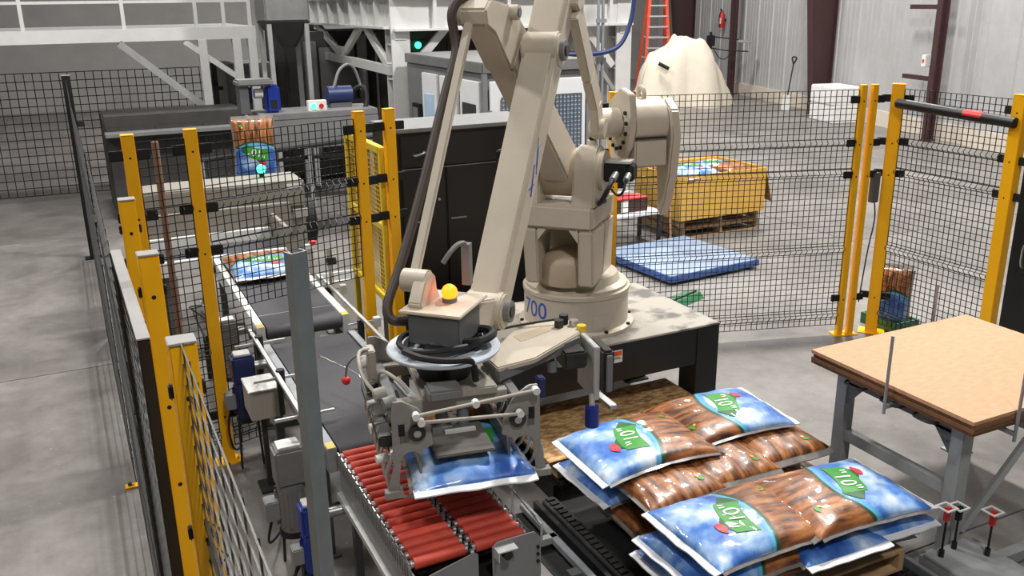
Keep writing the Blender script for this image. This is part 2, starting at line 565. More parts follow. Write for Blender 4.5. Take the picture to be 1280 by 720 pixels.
# ------------------------------------------------------------------ fences
def yellow_post(x, y, label, w=.06, d=.06, h=2.2, rot=0, cap='yellow', clips=(2.08, 1.72, 1.45, .35), sides=(1, 1), group='yellow fence posts', cl=.075, ch=.03):
    t = thing('fence_post', label, 'fence post', (x, y, 0), rot, group)
    MB().bx(-w / 2, w / 2, -d / 2, d / 2, .008, h - .006).build('tube', 'yellow', t, .004)
    MB().bx(-w / 2 - .001, w / 2 + .001, -d / 2 - .001, d / 2 + .001, h - .006, h).build('cap', cap, t, .002)
    MB().bx(-w * 1.1, w * 1.1, -d * .9, d * 1.1, 0, .01).build('foot_plate', 'yellow', t)
    for z in clips:
        for s, on in zip((-1, 1), sides):
            if on:
                MB().bx(min(s * w / 2, s * (w / 2 + cl)), max(s * w / 2, s * (w / 2 + cl)), -.012, .012, z - ch, z + ch).build('panel_clip', 'black_matte', t, .004)
    hm = MB()
    for z in clips:
        hm.cyl((0, -d / 2 - .001, z - .012), (0, -d / 2 + .004, z - .012), .007, n=8)
    hm.build('bolt', 'black_matte', t)
    return t

def wire_panel(p0, p1, z0, z1, label, pitch=.05, pitchx=None, wire=.005, ridges=(), m='wire_black', frame=None, group='wire mesh fence panels', depth=.0):
    p0, p1 = Vector((*p0, 0)), Vector((*p1, 0))
    d = (p1 - p0)
    L = d.length
    ang = math.atan2(d.y, d.x)
    t = thing('mesh_panel', label, 'fence panel', (p0.x, p0.y, z0), ang, group)
    v, f = [], []
    h = z1 - z0
    r = wire / 2
    nx, nz = max(2, round(L / (pitchx or pitch))), max(2, round(h / pitch))
    def strand(path, horiz):
        n = len(v)
        for (x, y, z) in path:
            if horiz:
                v.extend([(x, y - r, z - r), (x, y + r, z - r), (x, y + r, z + r), (x, y - r, z + r)])
            else:
                v.extend([(x - r, y - r, z), (x + r, y - r, z), (x + r, y + r, z), (x - r, y + r, z)])
        for i in range(len(path) - 1):
            for k in range(4):
                a = n + i * 4
                f.append((a + k, a + (k + 1) % 4, a + 4 + (k + 1) % 4, a + 4 + k))
    for j in range(nz + 1):
        z = h * j / nz
        strand([(0, wire, z), (L, wire, z)], True)
    path = [(0, 0)]
    for rz in sorted(ridges):
        path += [(rz - z0 - .03, 0), (rz - z0, -.028), (rz - z0 + .03, 0)]
    path.append((h, 0))
    for i in range(nx + 1):
        x = L * i / nx
        strand([(x, y, z) for z, y in path], False)
    me = bpy.data.meshes.new('wire_mesh')
    me.from_pydata(v, [], f)
    me.materials.append(MATS[m])
    o = bpy.data.objects.new('wire_mesh', me)
    COL.objects.link(o)
    o.parent = t
    o['kind'] = 'stuff'
    for rz in ridges:
        q = MB()
        for dz in (-.03, .03):
            q.bx(0, L, -.004, .004, rz - z0 + dz - .003, rz - z0 + dz + .003)
        q.build('ridge_wire', m, t, smooth=0)
    if frame:
        w, fm = frame
        MB().bx(0, L, -w / 2, w / 2, h - w / 2, h + w / 2).build('top_rail', fm, t, .003)
        MB().bx(0, L, -w / 2, w / 2, -w / 2, w / 2).build('bottom_rail', fm, t, .003)
        for x in (0, L):
            MB().bx(x - w / 2, x + w / 2, -w / 2, w / 2, -w / 2, h + w / 2).build('stile', fm, t, .003)
    return t

RID = (1.73, 1.47, .8, .2)
# left run beside the walkway
yellow_post(.15, 1.99, 'near yellow fence post with grey cap beside the walkway', cap='cap_grey', cl=.01, ch=.018)
yellow_post(.15, 2.80, 'yellow fence post with grey cap just behind the black gate edge', cap='cap_grey', cl=.01, ch=.018)
yellow_post(.15, 3.68, 'farthest grey-capped yellow post of the walkway fence', cap='cap_grey', cl=.01, ch=.018)
wire_panel((.15, 1.0), (.15, 1.96), .06, 2.2, 'nearest wire mesh panel at the bottom left, running to the near grey-capped post', m='wire_grey', wire=.0034, pitchx=.12, ridges=RID)
gp = wire_panel((.085, 2.28), (.075, 3.2), .08, 2.1, 'black framed mesh gate standing open along the concrete walkway', frame=(.03, 'black_paint'), pitch=.05, pitchx=.15, wire=.0034)
MB().bx(-.014, .934, -.016, .016, 2.035, 2.039).build('lit_rail_top', 'cap_grey', gp)  # grey strip paints the light falling on top of the black rail
wire_panel((.06, 3.25), (.06, 5.6), 0, 2.1, 'dark wire mesh panel seen edge-on beside the walkway, behind the gate', ridges=RID, pitchx=.2, wire=.0036)
wire_panel((.05, 5.65), (.03, 8.5), 0, 2.1, 'wire mesh panel seen edge-on halfway down the walkway', ridges=RID, pitchx=.2, wire=.004)
wire_panel((.03, 8.6), (.03, 11.58), 0, 2.1, 'far wire mesh panel of the walkway fence, before the black post', ridges=RID, pitchx=.2, wire=.0045)
def black_post(x, y, h, label):
    t = thing('fence_post', label, 'fence post', (x, y, 0), 0, 'black fence posts')
    MB().bx(-.045, .045, -.045, .045, .01, h).build('tube', 'black_paint', t, .005)
    MB().bx(-.1, .1, -.08, .08, 0, .01).build('foot_plate', 'black_paint', t)
    MB().bx(-.047, .047, -.047, .047, h, h + .006).build('cap', 'cap_grey', t)
    for z in (.4, 1.6):
        MB().bx(.045, .12, -.02, .02, z - .03, z + .03).build('panel_clip', 'black_matte', t)
black_post(.03, 11.65, 2.15, 'black fence post at the far end of the walkway')
black_post(2.2, 15.5, 2.0, 'black fence post beyond the standing bag')
wire_panel((2.1, 15.5), (-2.2, 15.7), .1, 1.95, 'dark wire panel left of the far black post', pitch=.12, wire=.012)
cpost = yellow_post(.28, 5.6, 'yellow corner post of the fence behind the blue motor', w=.07, d=.07)
MB().bx(-.30, -.05, -.03, .03, 0, .012).build('foot_bar', 'yellow', cpost)
MB().cyl((-.27, 0, .012), (-.27, 0, .03), .012, n=8).build('anchor_bolt', 'dark_steel', cpost)
yellow_post(.63, 5.66, 'yellow fence post with foot plate just left of the belt conveyor', w=.075, d=.06)
a1 = math.atan2(.34, 1.13)
wire_panel((.32, 5.6), (.59, 5.65), .1, 2.15, 'narrow wire mesh panel between the two yellow posts left of the conveyor', ridges=RID)
wire_panel((.68, 5.68), (1.72, 5.99), 1.04, 2.15, 'raised wire mesh panel crossing above the belt conveyor', ridges=(1.73, 1.47))
wire_panel((.68, 5.68), (.88, 5.74), .1, 1.0, 'small low wire mesh panel beside the belt conveyor frame', ridges=(.2,))
yellow_post(1.76, 6.0, 'yellow post right of the belt, left of the narrow gap', w=.075, d=.06, rot=.1)
yellow_post(1.99, 6.05, 'yellow post standing in front of the black cabinet edge', w=.075, d=.06, rot=.1)
yellow_post(3.91, 6.18, 'yellow fence post half hidden behind the robot crank housing', w=.075, d=.06, rot=-.3)
yellow_post(5.93, 5.545, 'left slim yellow upright of the close pair behind the table', w=.05, d=.06, rot=-.3, sides=(1, 0))
yellow_post(6.03, 5.52, 'right slim yellow upright of the close pair behind the table', w=.05, d=.06, rot=-.3, sides=(0, 1))
yellow_post(6.24, 5.46, 'broad yellow post carrying the left end of the black padded bar', w=.1, d=.08, rot=-.9)
yellow_post(6.26, 4.36, 'broad yellow post at the right edge above the fiberboard table', w=.1, d=.08, rot=-math.pi / 2)
wire_panel((3.95, 6.165), (5.9, 5.555), .1, 2.16, 'wide wire mesh panel right of the robot before the yellow carton', ridges=RID)
wire_panel((6.25, 5.4), (6.255, 4.42), .1, 2.16, 'wire mesh panel under the black padded bar', ridges=RID)
sw = thing('safety_switch', 'grey safety switch with cable between the yellow gate posts', 'safety switch', (6.13, 5.5, 1.2))
MB().bx(-.035, .035, -.03, .03, 0, .26).build('housing', 'grey_box', sw, .006)
MB().tube([(0, -.02, 0), (.02, -.03, -.15), (-.02, -.02, -.4), (-.04, 0, -.9)], .006, 6, 2).build('cable', 'rubber', sw)
# padded black bar
pb = thing('padded_bar', 'black padded bar with a small red tag along the top of the right fence', 'bar', (6.17, 5.42, 2.0))
MB().cyl((0, -.03, .05), (.02, -1.08, -.0), .04, n=14).build('bar_tube', 'black_paint', pb)
MB().cyl((.0135, -.66, .0212), (.0165, -.82, .0136), .0415, n=14).build('red_tag', 'red_plastic', pb)
# black gate beyond the right edge post
bg = thing('gate_panel', 'black gate panel with latch right of the broad edge post', 'gate', (6.27, 4.26, 0), -math.pi / 2)
MB().bx(0, .7, -.02, .02, .15, 2.1).build('panel', 'black_paint', bg, .004)
MB().bx(.1, .3, -.045, -.02, .9, 1.15).build('latch_plate', 'black_matte', bg, .004)
MB().tube([(.14, -.05, .95), (.14, -.09, .98), (.14, -.09, 1.12), (.14, -.05, 1.14)], .008, 8, 1).build('handle', 'steel', bg)
# yellow machine guard behind the two posts
gd = wire_panel((1.97, 7.05), (1.95, 6.12), .78, 1.9, 'pale yellow framed mesh guard behind the pair of posts', pitch=.035, wire=.004, m='guard_yellow', frame=(.05, 'guard_yellow'))
MB().bx(0, .93, -.02, .02, .53, .58).build('middle_rail', 'guard_yellow', gd, .003)
MB().bx(-.02, .02, -.02, .02, -.78, 0).build('leg', 'guard_yellow', gd)
MB().bx(.91, .95, -.02, .02, -.78, 0).build('leg', 'guard_yellow', gd)
# grey foreground upright
gpst = thing('steel_upright', 'galvanised grey steel upright in the foreground before the conveyor', 'post', (.545, 2.60, 0), .35)
m = MB()
m.bx(-.028, .028, -.02, -.014, .01, 2.2)
m.bx(-.028, -.022, -.014, .02, .01, 2.2)
m.bx(.022, .028, -.014, .02, .01, 2.2)
m.build('channel', 'post_grey', gpst, smooth=0)
MB().bx(-.08, .08, -.06, .06, 0, .01).build('foot_plate', 'post_grey', gpst)

# ------------------------------------------------------------------ conveyors
def leg_frame(t, xs, ys, ztop, m='grey_box'):
    for y in ys:
        for x in xs:
            MB().bx(x - .025, x + .025, y - .025, y + .025, .01, ztop).build('leg', m, t, .003)
            MB().bx(x - .05, x + .05, y - .05, y + .05, 0, .01).build('foot', m, t)
        MB().bx(xs[0] + .025, xs[-1] - .025, y - .02, y + .02, .25, .3).build('cross_brace', m, t)

def belt_conveyor(y0, y1, z, label, rail, wide=.52, x0=.98):
    t = thing('belt_conveyor', label, 'conveyor', (x0, y0, 0))
    L = y1 - y0
    r = .045
    pr = [(r + r * math.sin(a) * -1, z - r + r * math.cos(a)) for a in [math.pi * i / 8 for i in range(9)]] + [(L - r + r * math.sin(a), z - r - r * math.cos(a)) for a in [math.pi * i / 8 for i in range(9)]]
    MB().prism([(.005, y, zz) for y, zz in pr], (wide - .01, 0, 0)).build('belt', 'belt_grey', t)
    for k, x in enumerate((-.055, wide + .005)):
        MB().bx(x, x + .05, .02, L - .02, z - .13, z + .006).build('side_rail', rail, t, .003)
        MB().bx(x + .004, x + .046, .02, .09, z + .006, z + .009).build('rail_end', 'print_yellow', t)
    for y in (.12, L - .12):
        MB().cyl((-.055, y, z - .06), (-.1, y, z - .06), .035, n=12).build('bearing', 'dark_steel', t)
    leg_frame(t, (-.03, wide + .03), (.25, L - .25), z - .13)
    return t
bc1 = belt_conveyor(4.06, 5.74, .75, 'dark grey belt conveyor leading to the red rollers', 'galv')
bc2 = belt_conveyor(5.80, 7.78, .83, 'far belt conveyor with pale side rails carrying one bag', 'white_paint')
# seam across the far belt
MB().bx(.005, .515, .28, .295, .8305, .832).build('belt_splice', 'machine_grey', bc2)
# photo eyes and rails beside the near belt
gr = thing('guide_rail', 'slim metal guide rail with sensor brackets along the near belt', 'guide rail', (.86, 4.3, 0))
MB().bx(0, .022, 0, 1.5, .83, .85).build('rail', 'alu', gr)
for y in (.05, .62, 1.25):
    MB().bx(0, .03, y, y + .03, .6, .83).build('rail_post', 'dark_steel', gr)
    MB().bx(-.12, .2, y + .06, y + .075, .80, .815).build('sensor_arm', 'alu', gr)
    MB().cyl((.035, y + .067, .76), (.035, y + .067, .86), .026, n=12).build('clamp', 'rubber', gr)
MB().tube([(.26, .6, .93), (.38, .25, .93), (.39, .22, .9), (.38, .2, .84)], .004, 6, 1).build('wire_arm', 'steel', gr)
gr2 = thing('guide_rail', 'slim metal guide rail right of the belts beside the yellow posts', 'guide rail', (1.6, 4.6, 0))
MB().bx(0, .02, .0, 2.2, .82, .84).build('rail', 'alu', gr2)
for y in (.2, 1.1, 1.95):
    MB().bx(-.02, .02, y, y + .03, .55, .82).build('rail_post', 'dark_steel', gr2)
    MB().bx(-.08, .14, y + .04, y + .05, .78, .79).build('sensor_arm', 'alu', gr2)
    MB().bx(.1, .15, y + .02, y + .07, .74, .81).build('sensor', 'white_paint', gr2, .004)
ps = thing('photo_sensor', 'black photo sensor on a steel post right of the far belt', 'sensor', (1.66, 6.7, 0))
MB().cyl((0, 0, 0), (0, 0, 1.05), .012, n=8).build('post', 'steel', ps)
MB().cyl((-.02, 0, .98), (.05, 0, .98), .03, n=12).build('lens', 'rubber', ps)
MB().bx(-.02, .02, -.02, .02, 1.02, 1.08).build('bracket', 'alu', ps)
# control box left of near belt
jb = thing('control_box', 'pale grey control box with lid beside the near belt', 'control box', (.72, 5.08, 0))
MB().bx(0, .17, 0, .24, .52, .70).build('body', 'machine_beige', jb, .004)
MB().bx(-.006, .176, -.006, .246, .70, .712).build('lid', 'alu', jb, .003)
MB().bx(.07, .1, .1, .13, .02, .52).build('stand', 'dark_steel', jb)
MB().bx(.02, .15, .04, .2, 0, .02).build('foot_plate', 'dark_steel', jb)
# drive motors (gearboxes with motors) on the left side
def motor(x, y, z, label, mm, s=1.0, yaw=0):
    t = thing('drive_motor', label, 'motor', (x, y, 0), yaw, 'conveyor drive motors')
    MB().bx(-.07 * s, .07 * s, -.06 * s, .06 * s, z - .09 * s, z + .09 * s).build('gearbox', mm, t, .012)
    MB().bx(-.05 * s, .05 * s, -.045 * s, .045 * s, z + .09 * s, z + .105 * s).build('top_cover', 'alu', t, .003)
    MB().cyl((0, 0, z - .09 * s), (0, 0, z - .33 * s), .065 * s, n=18).build('motor_body', mm, t)
    fn = MB()
    for k in range(10):
        a = 2 * math.pi * k / 10
        fn.bar((.07 * s * math.cos(a), .07 * s * math.sin(a), z - .12 * s), (.07 * s * math.cos(a), .07 * s * math.sin(a), z - .3 * s), .008, .02)
    fn.build('cooling_fins', mm, t)
    MB().cyl((0, 0, z - .33 * s), (0, 0, z - .36 * s), .07 * s, n=18).build('fan_cover', 'rubber', t)
    MB().bx(-.13 * s, -.065 * s, -.04 * s, .04 * s, z - .26 * s, z - .16 * s).build('terminal_box', 'grey_paint', t, .006)
    MB().cyl((.07 * s, 0, z), (.2 * s, 0, z), .03 * s, n=12).build('drive_shaft', 'steel', t)
    MB().tube([(-.1 * s, 0, z - .26 * s), (-.13 * s, .02, z - .4 * s), (-.1, .1, .08), (-.02, .3, .012)], .008, 6, 2).build('cable', 'rubber', t)
    for dx in (-.05, .05):
        MB().bar((dx, 0, z - .09 * s), (dx * 1.4, 0, .0), .014).build('support_strut', 'dark_steel', t)
motor(.76, 5.52, .70, 'navy blue drive motor with gearbox beside the control box', 'navy')
motor(.80, 6.35, .66, 'grey drive motor beside the far belt', 'machine_grey')
motor(.78, 4.36, .58, 'grey round drive motor half hidden by the grey upright', 'machine_grey', 1.15)
motor(.80, 3.98, .46, 'blue drive motor low beside the first red rollers', 'blue_paint', .9)
# pneumatic fittings beside the far belt
pf = thing('valve_manifold', 'cluster of white and steel pneumatic fittings beside the far belt', 'valves', (.72, 6.75, 0))
random.seed(4)
MB().bx(-.06, .1, -.25, .45, .55, .6).build('rail', 'dark_steel', pf)
for y in (-.2, .4):
    MB().bx(-.01, .03, y, y + .04, .0, .55).build('stand', 'dark_steel', pf)
for k in range(9):
    y = -.22 + k * .075
    MB().cyl((.02, y, .6), (.02, y, .66 + random.random() * .07), .022, n=10).build('valve', random.choice(['white_paint', 'steel', 'dark_steel']), pf)
MB().tube([(.02, -.2, .66), (-.1, -.1, .76), (-.12, .15, .72), (.02, .3, .66)], .008, 6, 2).build('air_hose', 'rubber', pf)
bp_ = thing('upright_pipe', 'brown pipe upright between the walkway fence and the conveyor', 'pipe', (.45, 5.95, 0))
MB().cyl((0, 0, .01), (0, 0, 2.1), .022, n=12).build('pipe', 'pipe_brown', bp_)
MB().cyl((0, 0, 0), (0, 0, .012), .07, n=14).build('base', 'pipe_brown', bp_)

# roller conveyor
rc = thing('roller_conveyor', 'short conveyor of split red rollers with grey end plates', 'conveyor', (.98, 2.95, 0))
NR = 17
pit = 1.085 / NR
rl_m = MB().cyl((.014, 0, 0), (.236, 0, 0), .0255, n=18).mesh('roller'); rl_m.materials.append(MATS['roller_red'])
rr_m = MB().cyl((.284, 0, 0), (.506, 0, 0), .0255, n=18).mesh('roller'); rr_m.materials.append(MATS['roller_red'])
cap = MB().cyl((0, 0, 0), (.014, 0, 0), .017, n=12).mesh('roller_cap'); cap.materials.append(MATS['steel'])
hanger = MB()
hanger.bx(-.012, -.006, -.02, -.014, -.09, .012)
hanger.bx(-.012, -.006, .014, .02, -.09, .012)
hanger.bx(-.012, -.006, -.02, .02, .006, .012)
hm_ = hanger.mesh('roller_bracket', smooth=0); hm_.materials.append(MATS['steel'])
for i in range(NR):
    y = .03 + pit * (i + .5)
    for me, xs in ((rl_m, (0, .236)), (rr_m, (.27, .506))):
        ro = inst(me, 'roller', rc, (0, y, .724))
        for x in xs:
            inst(cap, 'roller_cap', ro, (x, 0, 0))
    inst(hm_, 'roller_bracket', rc, (0, y, .73))
    q = inst(hm_, 'roller_bracket', rc, (.538, y, .73))
MB().bx(-.006, 0, 0, 1.1, .52, .705).build('side_frame', 'grey_paint', rc)
MB().bx(.52, .526, 0, 1.1, .52, .705).build('side_frame', 'grey_paint', rc)
MB().bx(-.03, -.006, 0, 1.1, .49, .52).build('frame_flange', 'alu', rc)
MB().bx(.526, .55, 0, 1.1, .49, .52).build('frame_flange', 'alu', rc)
MB().bx(.247, .273, 0, 1.1, .6, .70).build('centre_rail', 'dark_steel', rc)
for i in range(NR):
    inst(cap, 'chain_link', rc, (.253, .03 + pit * (i + .1), .716))
MB().prism([(.02, -.012, .30), (.27, -.012, .30), (.27, -.012, .735), (.25, -.012, .745), (.06, -.012, .70), (.02, -.012, .68)], (0, .006, 0)).build('end_plate', 'grey_paint', rc)
MB().prism([(.335, -.012, .30), (.56, -.012, .30), (.56, -.012, .73), (.53, -.012, .765), (.36, -.012, .765), (.335, -.012, .745)], (0, .006, 0)).build('end_plate', 'grey_paint', rc)
lb = MB()
lb.bx(.34, .43, -.06, -.012, .74, .746)
lb.bx(.34, .346, -.06, -.012, .70, .74)
lb.build('sensor_bracket', 'alu', rc)
MB().cyl((.385, -.06, .72), (.385, -.02, .72), .02, n=14).build('sensor_eye', 'rubber', rc)
for z in (.62, .655, .69):
    MB().cyl((.545, -.02, z), (.545, -.012, z), .007, n=8).build('bolt', 'black_matte', rc)
for x in (.02, .50):
    for y in (.1, .95):
        MB().bx(x - .02, x + .02, y - .02, y + .02, .01, .52).build('leg', 'grey_box', rc)
        MB().bx(x - .05, x + .05, y - .05, y + .05, 0, .01).build('foot', 'grey_box', rc)
MB().bx(.0, .52, .02, 1.08, .585, .595).build('roller_shade_sheet', 'black_matte', rc)  # added black sheet, stands in for shade and dirty floor below the rollers
MB().bx(-.04, -.03, .1, .3, .1, .5).build('side_strut', 'alu', rc)
MB().tube([(.57, -.0, .78), (.575, .3, .80), (.57, .55, .78), (.56, .56, .72)], .006, 6, 1).build('guard_wire', 'steel', rc)
MB().cyl((.57, 0, .70), (.57, 0, .78), .006, n=6).build('wire_post', 'steel', rc)

# ------------------------------------------------------------------ robot pedestal
pd = thing('robot_pedestal', 'black steel pedestal with a worn pale top carrying the robot', 'pedestal', (2.05, 4.67, 0))
MB().bx(0, 1.81, 0, 1.06, .735, .75).build('top_plate', 'worn_plate', pd, .003)
MB().bx(.005, 1.805, .005, .025, .47, .735).build('front_skirt', 'black_paint', pd, .003)
MB().bx(.005, 1.805, 1.035, 1.055, .47, .735).build('back_skirt', 'black_paint', pd, .003)
for x in (.005, 1.785):
    MB().bx(x, x + .02, .025, 1.035, .47, .735).build('side_skirt', 'black_paint', pd, .003)
for x, y in ((0, 0), (1.62, 0), (0, .87), (1.62, .87)):
    MB().bx(x, x + .19, y, y + .19, .015, .735).build('leg', 'black_paint', pd, .004)
    MB().bx(x - .0, x + .19, y - .04, y + .23, 0, .015).build('foot_plate', 'black_paint', pd)
st = MB().bx(.78, 1.01, -.004, .005, .61, .695).build('warning_sticker', 'print_white', pd, label='orange and white warning sticker')
MB().bx(.785, 1.005, -.0055, -.004, .658, .69).build('orange_band', 'warning_orange', st)
tx = MB()
for zz, a, b in ((.648, .795, .99), (.638, .795, 1.0), (.628, .795, .95)):
    tx.bx(a, b, -.0055, -.004, zz - .002, zz + .002)
tv, tf = text_polys('WARNING', .026)
tx.add([(x * 1.1 + .895, -.006, y + .674) for x, y, z in tv], tf)
tx.build('sticker_text', 'ink_black', st, smooth=0)

# ------------------------------------------------------------------ palletising robot
TH = math.atan2(-.70, -.714)
RM = Matrix.Translation((3.0, 5.18, .75)) @ Matrix.Rotation(TH, 4, 'Z')
rb = thing('palletizing_robot', 'beige four-axis palletizing robot lifting a bag with its gripper', 'robot', (3.0, 5.18, .75), TH)
DZ = Matrix.Translation((0, 0, -.75))
def R():
    return MB(DZ)
def rprism(poly, l0, l1, name, m, parent=None, bevel=.008, **k):
    return R().prism([(r, l0, z) for r, z in poly], (0, l1 - l0, 0)).build(name, m, parent or rb, bevel, **k)
BE = 'robot_beige'
base = R().lathe([(.40, .75), (.40, .775), (.362, .785), (.362, 1.0), (.37, 1.005), (.37, 1.03), (.355, 1.035)], 48).build('base_drum', BE, rb)
for k in range(10):
    a = 2 * math.pi * k / 10 + .2
    R().cyl((.385 * math.cos(a), .385 * math.sin(a), .772), (.385 * math.cos(a), .385 * math.sin(a), .79), .014, n=8).build('anchor_bolt', 'black_matte', base)
R().lathe([(.352, 1.03), (.352, 1.055), (.30, 1.07), (.28, 1.12)], 40).build('swivel_table', BE, rb)
# hatch on the drum
hp = R()
for k in range(8):
    a0, a1 = math.radians(33 + k * 2.4), math.radians(33 + (k + 1) * 2.4)
    hp.hexa([(.362 * math.cos(a0), .362 * math.sin(a0), .80), (.3645 * math.cos(a0), .3645 * math.sin(a0), .80), (.3645 * math.cos(a1), .3645 * math.sin(a1), .80), (.362 * math.cos(a1), .362 * math.sin(a1), .80)],
            [(.362 * math.cos(a0), .362 * math.sin(a0), .90), (.3645 * math.cos(a0), .3645 * math.sin(a0), .90), (.3645 * math.cos(a1), .3645 * math.sin(a1), .90), (.362 * math.cos(a1), .362 * math.sin(a1), .90)])
hp.build('access_hatch', BE, base)
tv, tf = text_polys('700', .165)
a0 = math.radians(-36)
tm = R()
tm.add([(.3635 * math.cos(a0 + x / .362), .3635 * math.sin(a0 + x / .362), .905 + y) for x, y, z in tv], tf)
tm.build('model_number', 'blue_ink', base, smooth=0, label='blue number 700 on the drum')
# turret: front frame with a chamfered window
for l0, l1 in ((-.25, -.15), (.12, .22)):
    R().hexa([(.14, l0 * .97, 1.12), (.38, l0 * .97, 1.12), (.38, l1, 1.12), (.14, l1, 1.12)], [(.10, l0, 1.50), (.42, l0, 1.50), (.42, l1, 1.50), (.10, l1, 1.50)]).build('turret_leg', BE, rb, .012)
rt = R().bx(-.16, .42, -.25, .22, 1.50, 1.66).build('turret_body', BE, rb, .02)
for s, x in ((1, -.15), (-1, .12)):
    R().prism([(.10, x, 1.50), (.10, x + s * .06, 1.50), (.10, x, 1.42)], (.31, 0, 0)).build('window_gusset', BE, rb)
R().hexa([(-.20, -.23, 1.08), (.06, -.23, 1.08), (.06, .2, 1.08), (-.2, .2, 1.08)], [(-.16, -.25, 1.5), (.08, -.25, 1.5), (.08, .22, 1.5), (-.16, .22, 1.5)]).build('turret_back', BE, rb, .015)
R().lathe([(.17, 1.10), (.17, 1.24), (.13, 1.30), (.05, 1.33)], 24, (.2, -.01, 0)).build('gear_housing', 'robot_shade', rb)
# shoulder lugs
def lugpoly(cr, cz, rad, r0, r1, z0):
    return [(r0, z0), (r1, z0)] + [(cr + rad * math.cos(a), cz + rad * math.sin(a)) for a in [math.radians(-10 + 200 * i / 12) for i in range(13)]]
for l0, l1 in ((.07, .22), (-.25, -.14)):
    rprism(lugpoly(.22, 1.86, .16, .02, .40, 1.64), l0, l1, 'shoulder_lug', BE, bevel=.012)
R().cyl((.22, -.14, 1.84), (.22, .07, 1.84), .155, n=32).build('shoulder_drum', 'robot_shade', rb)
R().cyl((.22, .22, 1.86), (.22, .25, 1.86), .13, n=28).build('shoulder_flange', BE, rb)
# shoulder servo motors
mo = R().bx(.15, .29, .25, .40, 1.80, 1.92).build('servo_motor', 'black_paint', rb, .01)
R().bx(.16, .28, .40, .44, 1.81, 1.91).build('motor_cap', 'rubber', mo, .008)
R().bx(.16, .28, .26, .42, 1.92, 1.935).build('motor_rib', 'alu', mo)
R().cyl((.33, .34, 1.86), (.42, .34, 1.84), .022, n=10).build('connector', 'steel', mo)
R().cyl((.33, .42, 1.86), (.40, .42, 1.84), .02, n=10).build('connector', 'steel', mo)
R().tube([(.42, .34, 1.84), (.48, .33, 1.80), (.47, .28, 1.70), (.38, .24, 1.68), (.2, .24, 1.66)], .016, 8, 2).build('motor_cable', 'rubber', mo)
R().tube([(.40, .42, 1.84), (.45, .42, 1.78), (.42, .38, 1.74), (.40, .33, 1.78)], .008, 8, 2).build('motor_cable', 'rubber', mo)
ml = R().bx(.20, .34, -.42, -.25, 1.82, 2.0).build('servo_motor', 'black_paint', rb, .012)
R().bx(.19, .35, -.45, -.42, 1.84, 1.98).build('motor_cap', 'rubber', ml, .008)
# lower arm
def arm_hexa(p0, p1, t0, t1, l0, l1):
    (ra, za), (rb_, zb) = p0, p1
    d = Vector((rb_ - ra, zb - za)).normalized()
    n = Vector((-d.y, d.x))
    lo = [(ra + n.x * t0, l0[0], za + n.y * t0), (ra + n.x * t0, l0[1], za + n.y * t0), (ra - n.x * t0, l0[1], za - n.y * t0), (ra - n.x * t0, l0[0], za - n.y * t0)]
    hi = [(rb_ + n.x * t1, l1[0], zb + n.y * t1), (rb_ + n.x * t1, l1[1], zb + n.y * t1), (rb_ - n.x * t1, l1[1], zb - n.y * t1), (rb_ - n.x * t1, l1[0], zb - n.y * t1)]
    return lo, hi
R().hexa(*arm_hexa((.24, 1.86), (1.02, 2.64), .13, .10, (-.12, .06), (-.22, -.06))).build('lower_arm', BE, rb, .015)
rprism([(.80, 2.50), (1.10, 2.54), (1.34, 2.74), (1.45, 2.78), (1.47, 2.86), (1.40, 2.91), (1.05, 2.87), (.84, 2.74)], -.215, -.062, 'elbow_block', BE, bevel=.012)
eb = R().cyl((1.41, -.23, 2.84), (1.41, -.08, 2.84), .05, n=20).build('elbow_pin', BE, rb)
R().cyl((1.41, -.08, 2.84), (1.41, -.065, 2.84), .032, n=16).build('pin_cap', 'machine_grey', eb)
e2 = R().cyl((1.10, -.07, 2.84), (1.10, -.02, 2.84), .04, n=18).build('elbow_pin', BE, rb)
R().cyl((1.10, -.02, 2.84), (1.10, -.012, 2.84), .025, n=16).build('pin_cap', 'machine_grey', e2)
# boom (forearm)
bm_ = R().hexa(*arm_hexa((.50, 3.24), (1.80, 1.46), .088, .08, (-.02, .18), (-.04, .14))).build('boom', BE, rb, .022)
R().cyl((.95, -.035, 2.64), (.95, .17, 2.64), .10, n=28).build('boom_knuckle', BE, rb, .012)
pn = R().cyl((.95, .16, 2.64), (.95, .195, 2.64), .055, n=20).build('boom_pin', 'machine_grey', rb)
R().cyl((.95, .195, 2.64), (.95, .205, 2.64), .03, n=16).build('pin_cap', 'dark_steel', pn)
R().cyl((1.83, -.05, 1.44), (1.83, .15, 1.44), .095, n=24).build('wrist_knuckle', BE, rb, .01)
wp = R().cyl((1.83, .15, 1.44), (1.83, .18, 1.44), .055, n=20).build('wrist_pin', 'machine_grey', rb)
R().cyl((1.83, .18, 1.44), (1.83, .187, 1.44), .03, n=16).build('pin_cap', 'dark_steel', wp)
for l in (0, .07):
    R().cyl((1.915, l, 1.43), (1.925, l, 1.43), .009, n=8).build('bolt', 'black_matte', rb)
# blue maker's strokes on the right face of the boom
bl = R()
bd = Vector((1.30, 0, -1.78)).normalized()
bn = Vector((1.78, 0, 1.30)).normalized()
def bpt(s, t):
    p = Vector((.95, .1525, 2.64)) + bd * s + bn * t
    p.y = .1525 - .0068 * s + .002
    return p
for s0, s1, t0, t1, w in ((.55, .70, .05, -.01, .016), (.60, .73, .015, -.03, .014), (.70, .86, .03, -.02, .016), (.56, .62, -.01, .03, .012), (.78, .84, -.03, .03, .012)):
    bl.bar(bpt(s0, t0), bpt(s1, t1), w, .002)
bl.build('maker_mark', 'blue_ink', bm_, smooth=0, label='slanting blue mark on the boom')
